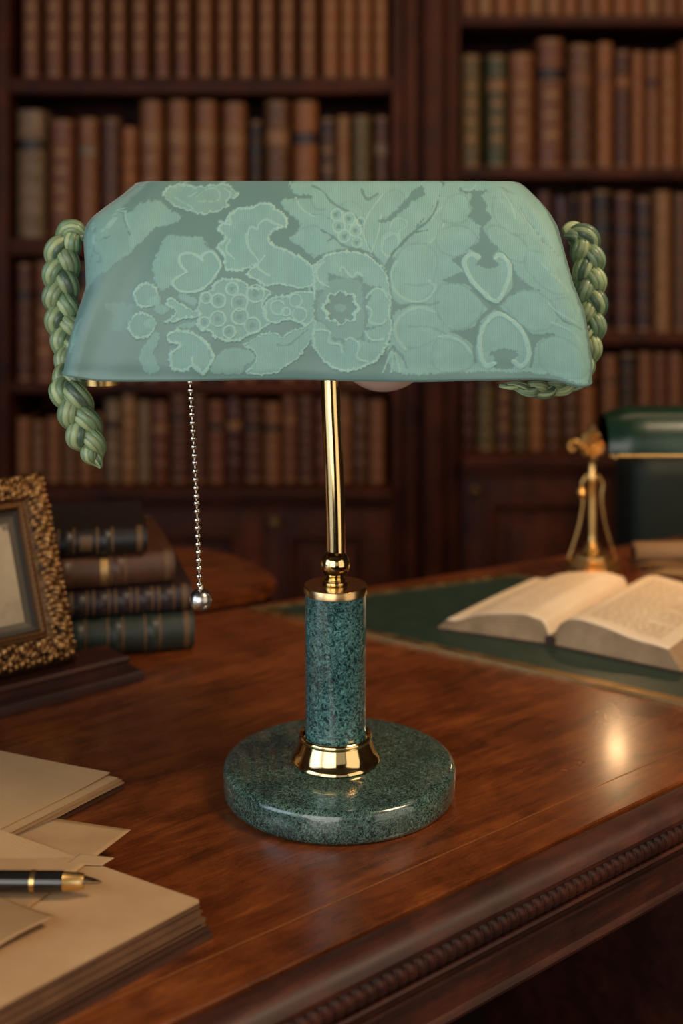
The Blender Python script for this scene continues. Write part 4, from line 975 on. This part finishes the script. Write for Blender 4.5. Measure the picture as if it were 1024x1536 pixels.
# ornate bracket: diamond plate with rosette and curl
bm=bmesh.new(); zc=.138
out=[]
for i in range(40):
    t=2*PI*i/40; r=.0205/(abs(math.cos(t))+abs(math.sin(t)))*(1+.10*math.cos(8*t)); out.append((r*math.cos(t),zc+r*math.sin(t)))
f_=[bm.verts.new((x,-.006,z)) for x,z in out]; m2=[bm.verts.new((x*.72,-.0095,zc+(z-zc)*.72)) for x,z in out]; m3=[bm.verts.new((x*.5,-.007,zc+(z-zc)*.5)) for x,z in out]; m4=[bm.verts.new((x*.22,-.011,zc+(z-zc)*.22)) for x,z in out]; bk=[bm.verts.new((x,.003,z)) for x,z in out]
for A_,B_ in ((bk,f_),(f_,m2),(m2,m3),(m3,m4)):
    for i in range(40): bm.faces.new((A_[i],A_[(i+1)%40],B_[(i+1)%40],B_[i]))
bm.faces.new(m4); bm.faces.new(bk[::-1])
BRK=mat_metal('aged_bracket_brass',(.46,.28,.10,1),.5)
bm_obj('bracket',bm,BRK,gl,30)
tube('bracket_curl',catmull([(-.010,-.006,.136),(-.019,-.007,.142),(-.026,-.007,.139),(-.025,-.007,.132),(-.020,-.007,.133)],8),.0024,BRK,gl,12)
SY=-.095  # shade axis in front of the post
x_l=-.0075; x_r=.30
for k in (0,):
    tube('shade_arm',catmull([(0,-.006,.138),(-.002,-.04,.150),(-.004,SY,.160)],10),.003,BRASSOLD,gl,14)
GG=N('green_cased_glass'); GG.col(GG.ramp(GG.noise(GG.coord((2,1,1)),14,3),[(.3,lin((12,38,26))),(.7,lin((20,58,40)))])); GG.set(Roughness=.30,Coat__Weight=.35,Coat__Roughness=.22)
WG=mat_plain('white_cased_inside',lin((232,222,200)),.3,.05,10,0)
zr=.151; prof_=[]
def shell(off,m,name):
    vs=[];fs=[];nL=24;na=20
    for i in range(nL+1):
        t=i/nL; x=x_l+(x_r-x_l)*t; e=min(t,1-t)/.09; sc=min(1,math.sin(min(1,e)*PI/2)*.2+.8)
        for k in range(na+1):
            a=-.10+(PI*.93)*k/na   # from front rim over the top to the back
            r1=.036*sc-off; vs.append((x,SY-math.cos(a)*r1,zr+math.sin(a)*(.040*sc-off)+.002))
    for i in range(nL):
        for k in range(na): fs.append((i*(na+1)+k,(i+1)*(na+1)+k,(i+1)*(na+1)+k+1,i*(na+1)+k+1))
    fs.append(tuple(range(na+1))[::-1]); fs.append(tuple(nL*(na+1)+k for k in range(na+1)))
    return mesh_obj(name,vs,fs,m,gl,True,50)
shell(0,GG.m,'glass_shade'); shell(.0012,WG,'glass_inside')
tube('brass_rim',[(x_l-.001,SY-.036,zr-.002),(x_r,SY-.036,zr-.002)],.0013,BRASSOLD,gl,12)
lathe('rim_finial',[(0,-.0032),(.0025,-.002),(.0032,0),(.0025,.002),(0,.0032)],BRASS,gl,(x_l+.004,SY-.038,zr-.002),16)
EM=N('lit_bulb'); EM.b.inputs['Emission Color'].default_value=(1,.62,.30,1); EM.b.inputs['Emission Strength'].default_value=85
bpos=Vector((.006,SY-.006,.147))
bb=link('lit_bulb',sphere_mesh('lit_bulb',.0085,24,16),EM.m,gl); bb.location=(.006,SY+.002,.1575)

# scroll and papers beside it
sc0=P(950,843); 
scr=thing('rolled_paper','rolled tan paper with a dark hollow end, right of the brass lamp base','paper roll',(sc0.x,sc0.y,0),.05)
vs=[];fs=[];ns_=72
for i in range(ns_):
    t=i/(ns_-1); a=t*2*PI*2.2; r=.0110-.0045*t
    for x in (0,.19): vs.append((x,math.cos(a)*r,.0114+math.sin(a)*r))
for i in range(ns_-1): fs.append((2*i,2*i+1,2*i+3,2*i+2))
o=mesh_obj('paper_roll',vs,fs,PAPER2,scr); md=o.modifiers.new('thickness','SOLIDIFY'); md.thickness=.0004
tube('hollow_shade',[(-.0015,0,.0114),(.186,0,.0114)],.0062,SLIP,scr,20)  # dark filler standing in for the shade inside the hollow roll
sheet('paper_sheet','curling tan sheet lying in front of the rolled paper',[P(945,848,.001),P(1120,870,.001),P(1120,850,.001),P(985,842,.001)],PAPER2,'paper',lambda u,v:Vector((0,0,.004*math.sin(u*PI)*(1-v)+.0015*v)))
sheet('paper_sheet','pale folded sheet right of the bankers lamp base, lowest of the loose papers',[P(962,858,.0012),P(1140,880,.0012),P(1140,868,.006),P(1000,852,.0045)],PAPER,'paper',lambda u,v:Vector((0,0,.002*math.sin(u*PI))))

# ------------------------------------------------------------------ chair behind the desk
CHL=mat_plain('chair_green_leather',lin((26,36,28)),.6,.2,40,.3,300)
ch=thing('leather_armchair','dark green leather chair behind the desk, below the green lamp shade','chair',(.70,1.95,FLOOR),math.radians(4))
def puff(name,lo_,hi_,m,par,bev): return box(name,lo_,hi_,m,par,bev,6)
b=puff('backrest',(-.285,-.09,.42),(.285,.03,.80),CHL,ch,.035); b.rotation_euler=(.0,0,0)
puff('seat',(-.27,.0,.32),(.27,.48,.45),CHL,ch,.04)
for s in (-1,1):
    for y in (.03,.43): lathe('leg',[(0,0),(.015,0),(.022,.28),(.022,.335),(0,.335)],DESKM,ch,(s*.24,y,0),20)

# ------------------------------------------------------------------ side table behind the desk
sA=P(440,872); sB=P(320,893); dirv=(sB-sA); dirv.z=0; dirv.normalize(); nb2=Vector((-dirv.y,dirv.x,0)); 
if nb2.y<0: nb2=-nb2
tb=thing('side_table','round-cornered mahogany side table behind the desk, right of the book stack','side table',(sA.x,sA.y,FLOOR))
r=.05; ptsS=[]
L1=.55; Wd=.20
base2=[]
for t in np.linspace(0,PI/2,9): base2.append((-dirv)*(-r+r*math.sin(t))+nb2*(r-r*math.cos(t)))
for t in np.linspace(0,PI/2,9): base2.append((-dirv)*(-.06+.06*math.cos(t))+nb2*(Wd-.10+.10*math.sin(t)))
base2.append(dirv*L1+nb2*Wd); base2.append(dirv*L1)
def slab2(name,pts,z0,z1,m,par,bev): return slab(name,[(p.x,p.y) for p in pts],z0,z1,m,par,bev)
zt0=-FLOOR
slab2('table_top',base2,zt0-.014,zt0+.0,DESK,tb,.004)
cen=sum(base2,Vector())/len(base2)
slab2('frieze',[cen+(p-cen)*.95 for p in base2],zt0-.10,zt0-.013,DESKM,tb,0)
for p in ((dirv*.05+nb2*.03),(dirv*.05+nb2*.15),(dirv*.5+nb2*.03),(dirv*.5+nb2*.16)):
    lathe('leg',[(0,0),(.010,0),(.018,.6),(.018,zt0-.099),(0,zt0-.099)],DESKM,tb,(p.x,p.y,0),16)

# ------------------------------------------------------------------ room
WALL=mat_plain('brown_wall',lin((78,56,42)),.8,.15,3,.1); CEIL=mat_plain('ceiling_plaster',lin((120,100,80)),.9,.1,3,0)
FLR=mat_wood('dark_floorboards',lin((20,10,7)),lin((36,18,11)),lin((52,28,16)),.5,.05,(2,12,12))
x0,x1_,y0,y1,zt=-2.4,2.4,-2.2,3.0,2.1
def st(name,lo_,hi_,m): o=box(name,lo_,hi_,m,None,0); o['kind']='structure'; return o
st('floor',(x0,y0,FLOOR-.1),(x1_,y1,FLOOR),FLR); st('ceiling',(x0,y0,zt),(x1_,y1,zt+.1),CEIL)
st('wall_back',(x0,y1,FLOOR),(x1_,y1+.1,zt),WALL); st('wall_front',(x0,y0-.1,FLOOR),(x1_,y0,zt),WALL)
st('wall_right',(x1_,y0,FLOOR),(x1_+.1,y1,zt),WALL)
# left wall with a window opening
wy0,wy1,wz0,wz1=-1.3,.3,.1,1.7
bm=bmesh.new()
for lo_,hi_ in (((x0-.1,y0,FLOOR),(x0,wy0,zt)),((x0-.1,wy1,FLOOR),(x0,y1,zt)),((x0-.1,wy0,FLOOR),(x0,wy1,wz0)),((x0-.1,wy0,wz1),(x0,wy1,zt))): box_bm(bm,lo_,hi_)
o=bm_obj('wall_left',bm,WALL,None,smooth=False); o['kind']='structure'
bm=bmesh.new()
for k in range(4): yy=wy0+(wy1-wy0)*k/3; box_bm(bm,(x0-.06,yy-.02,wz0),(x0-.02,yy+.02,wz1))
for k in range(3): zz_=wz0+(wz1-wz0)*k/2; box_bm(bm,(x0-.055,wy0,zz_-.02),(x0-.025,wy1,zz_+.02))
o=bm_obj('window_1',bm,SHELF,None,smooth=False); o['kind']='structure'

# ------------------------------------------------------------------ light
def area(name,loc,target,sx_,sy_,e,c,spread=None):
    l=bpy.data.lights.new(name,'AREA'); l.shape='RECTANGLE'; l.size=sx_; l.size_y=sy_; l.energy=e; l.color=c
    if spread: l.spread=spread
    o=bpy.data.objects.new(name,l); COL.objects.link(o); o.location=loc; o.rotation_euler=(Vector(target)-Vector(loc)).to_track_quat('-Z','Y').to_euler(); return o
area('window_daylight',(x0+.03,-.5,.9),(0,.8,.2),1.5,1.5,14,(.64,.83,1.0))
area('front_fill',(.1,-2.1,.75),(0,1,.5),3.0,1.5,5,(1.0,.92,.78))  # broad fill added for the brass to reflect; the wall has no opening
area('key_softbox',(-.42,-.55,.44),(0,.85,.25),.9,1.15,8.4,(1.0,.96,.90))  # soft light added behind the camera, unseen
area('side_softbox_left',(-1.0,.05,.34),(0,.85,.25),.9,1.1,3.6,(.84,.92,1.0))  # added out of view to widen the bright band on the stem
area('side_softbox_right',(1.0,.05,.34),(0,.85,.25),.9,1.1,3.4,(1.0,.86,.66))  # warm counterpart on the right, also added and unseen
area('warm_fill_desk',(1.05,.5,1.5),(.1,1.0,0),.5,.5,18,(1.0,.74,.48))  # unseen warm light added for the right-facing sides, no fixture modelled
area('bookcase_fill',(.6,1.5,1.95),(.4,2.6,.3),1.3,.25,3.8,(1.0,.66,.38))  # warm light added above the view to brighten the shelves, no fixture
w=bpy.data.worlds.new('World'); scene.world=w; w.use_nodes=True; w.node_tree.nodes['Background'].inputs[0].default_value=(.6,.75,1,1); w.node_tree.nodes['Background'].inputs[1].default_value=.05

# ------------------------------------------------------------------ camera
cam=bpy.data.cameras.new('camera'); co=bpy.data.objects.new('camera',cam); COL.objects.link(co); scene.camera=co
co.location=(0,0,H); co.rotation_euler=(PI/2,0,0); cam.sensor_fit='VERTICAL'; cam.sensor_height=36; cam.sensor_width=24; cam.lens=F/1536*36
cam.shift_y=-(768-HY)/1536; cam.clip_start=.02; cam.clip_end=30
cam.dof.use_dof=True; cam.dof.focus_distance=.785; cam.dof.aperture_fstop=4.4
vs_=scene.view_settings; vs_.view_transform='Standard'; vs_.look='None'; vs_.gamma=1; vs_.exposure=0.12; vs_.use_curve_mapping=False
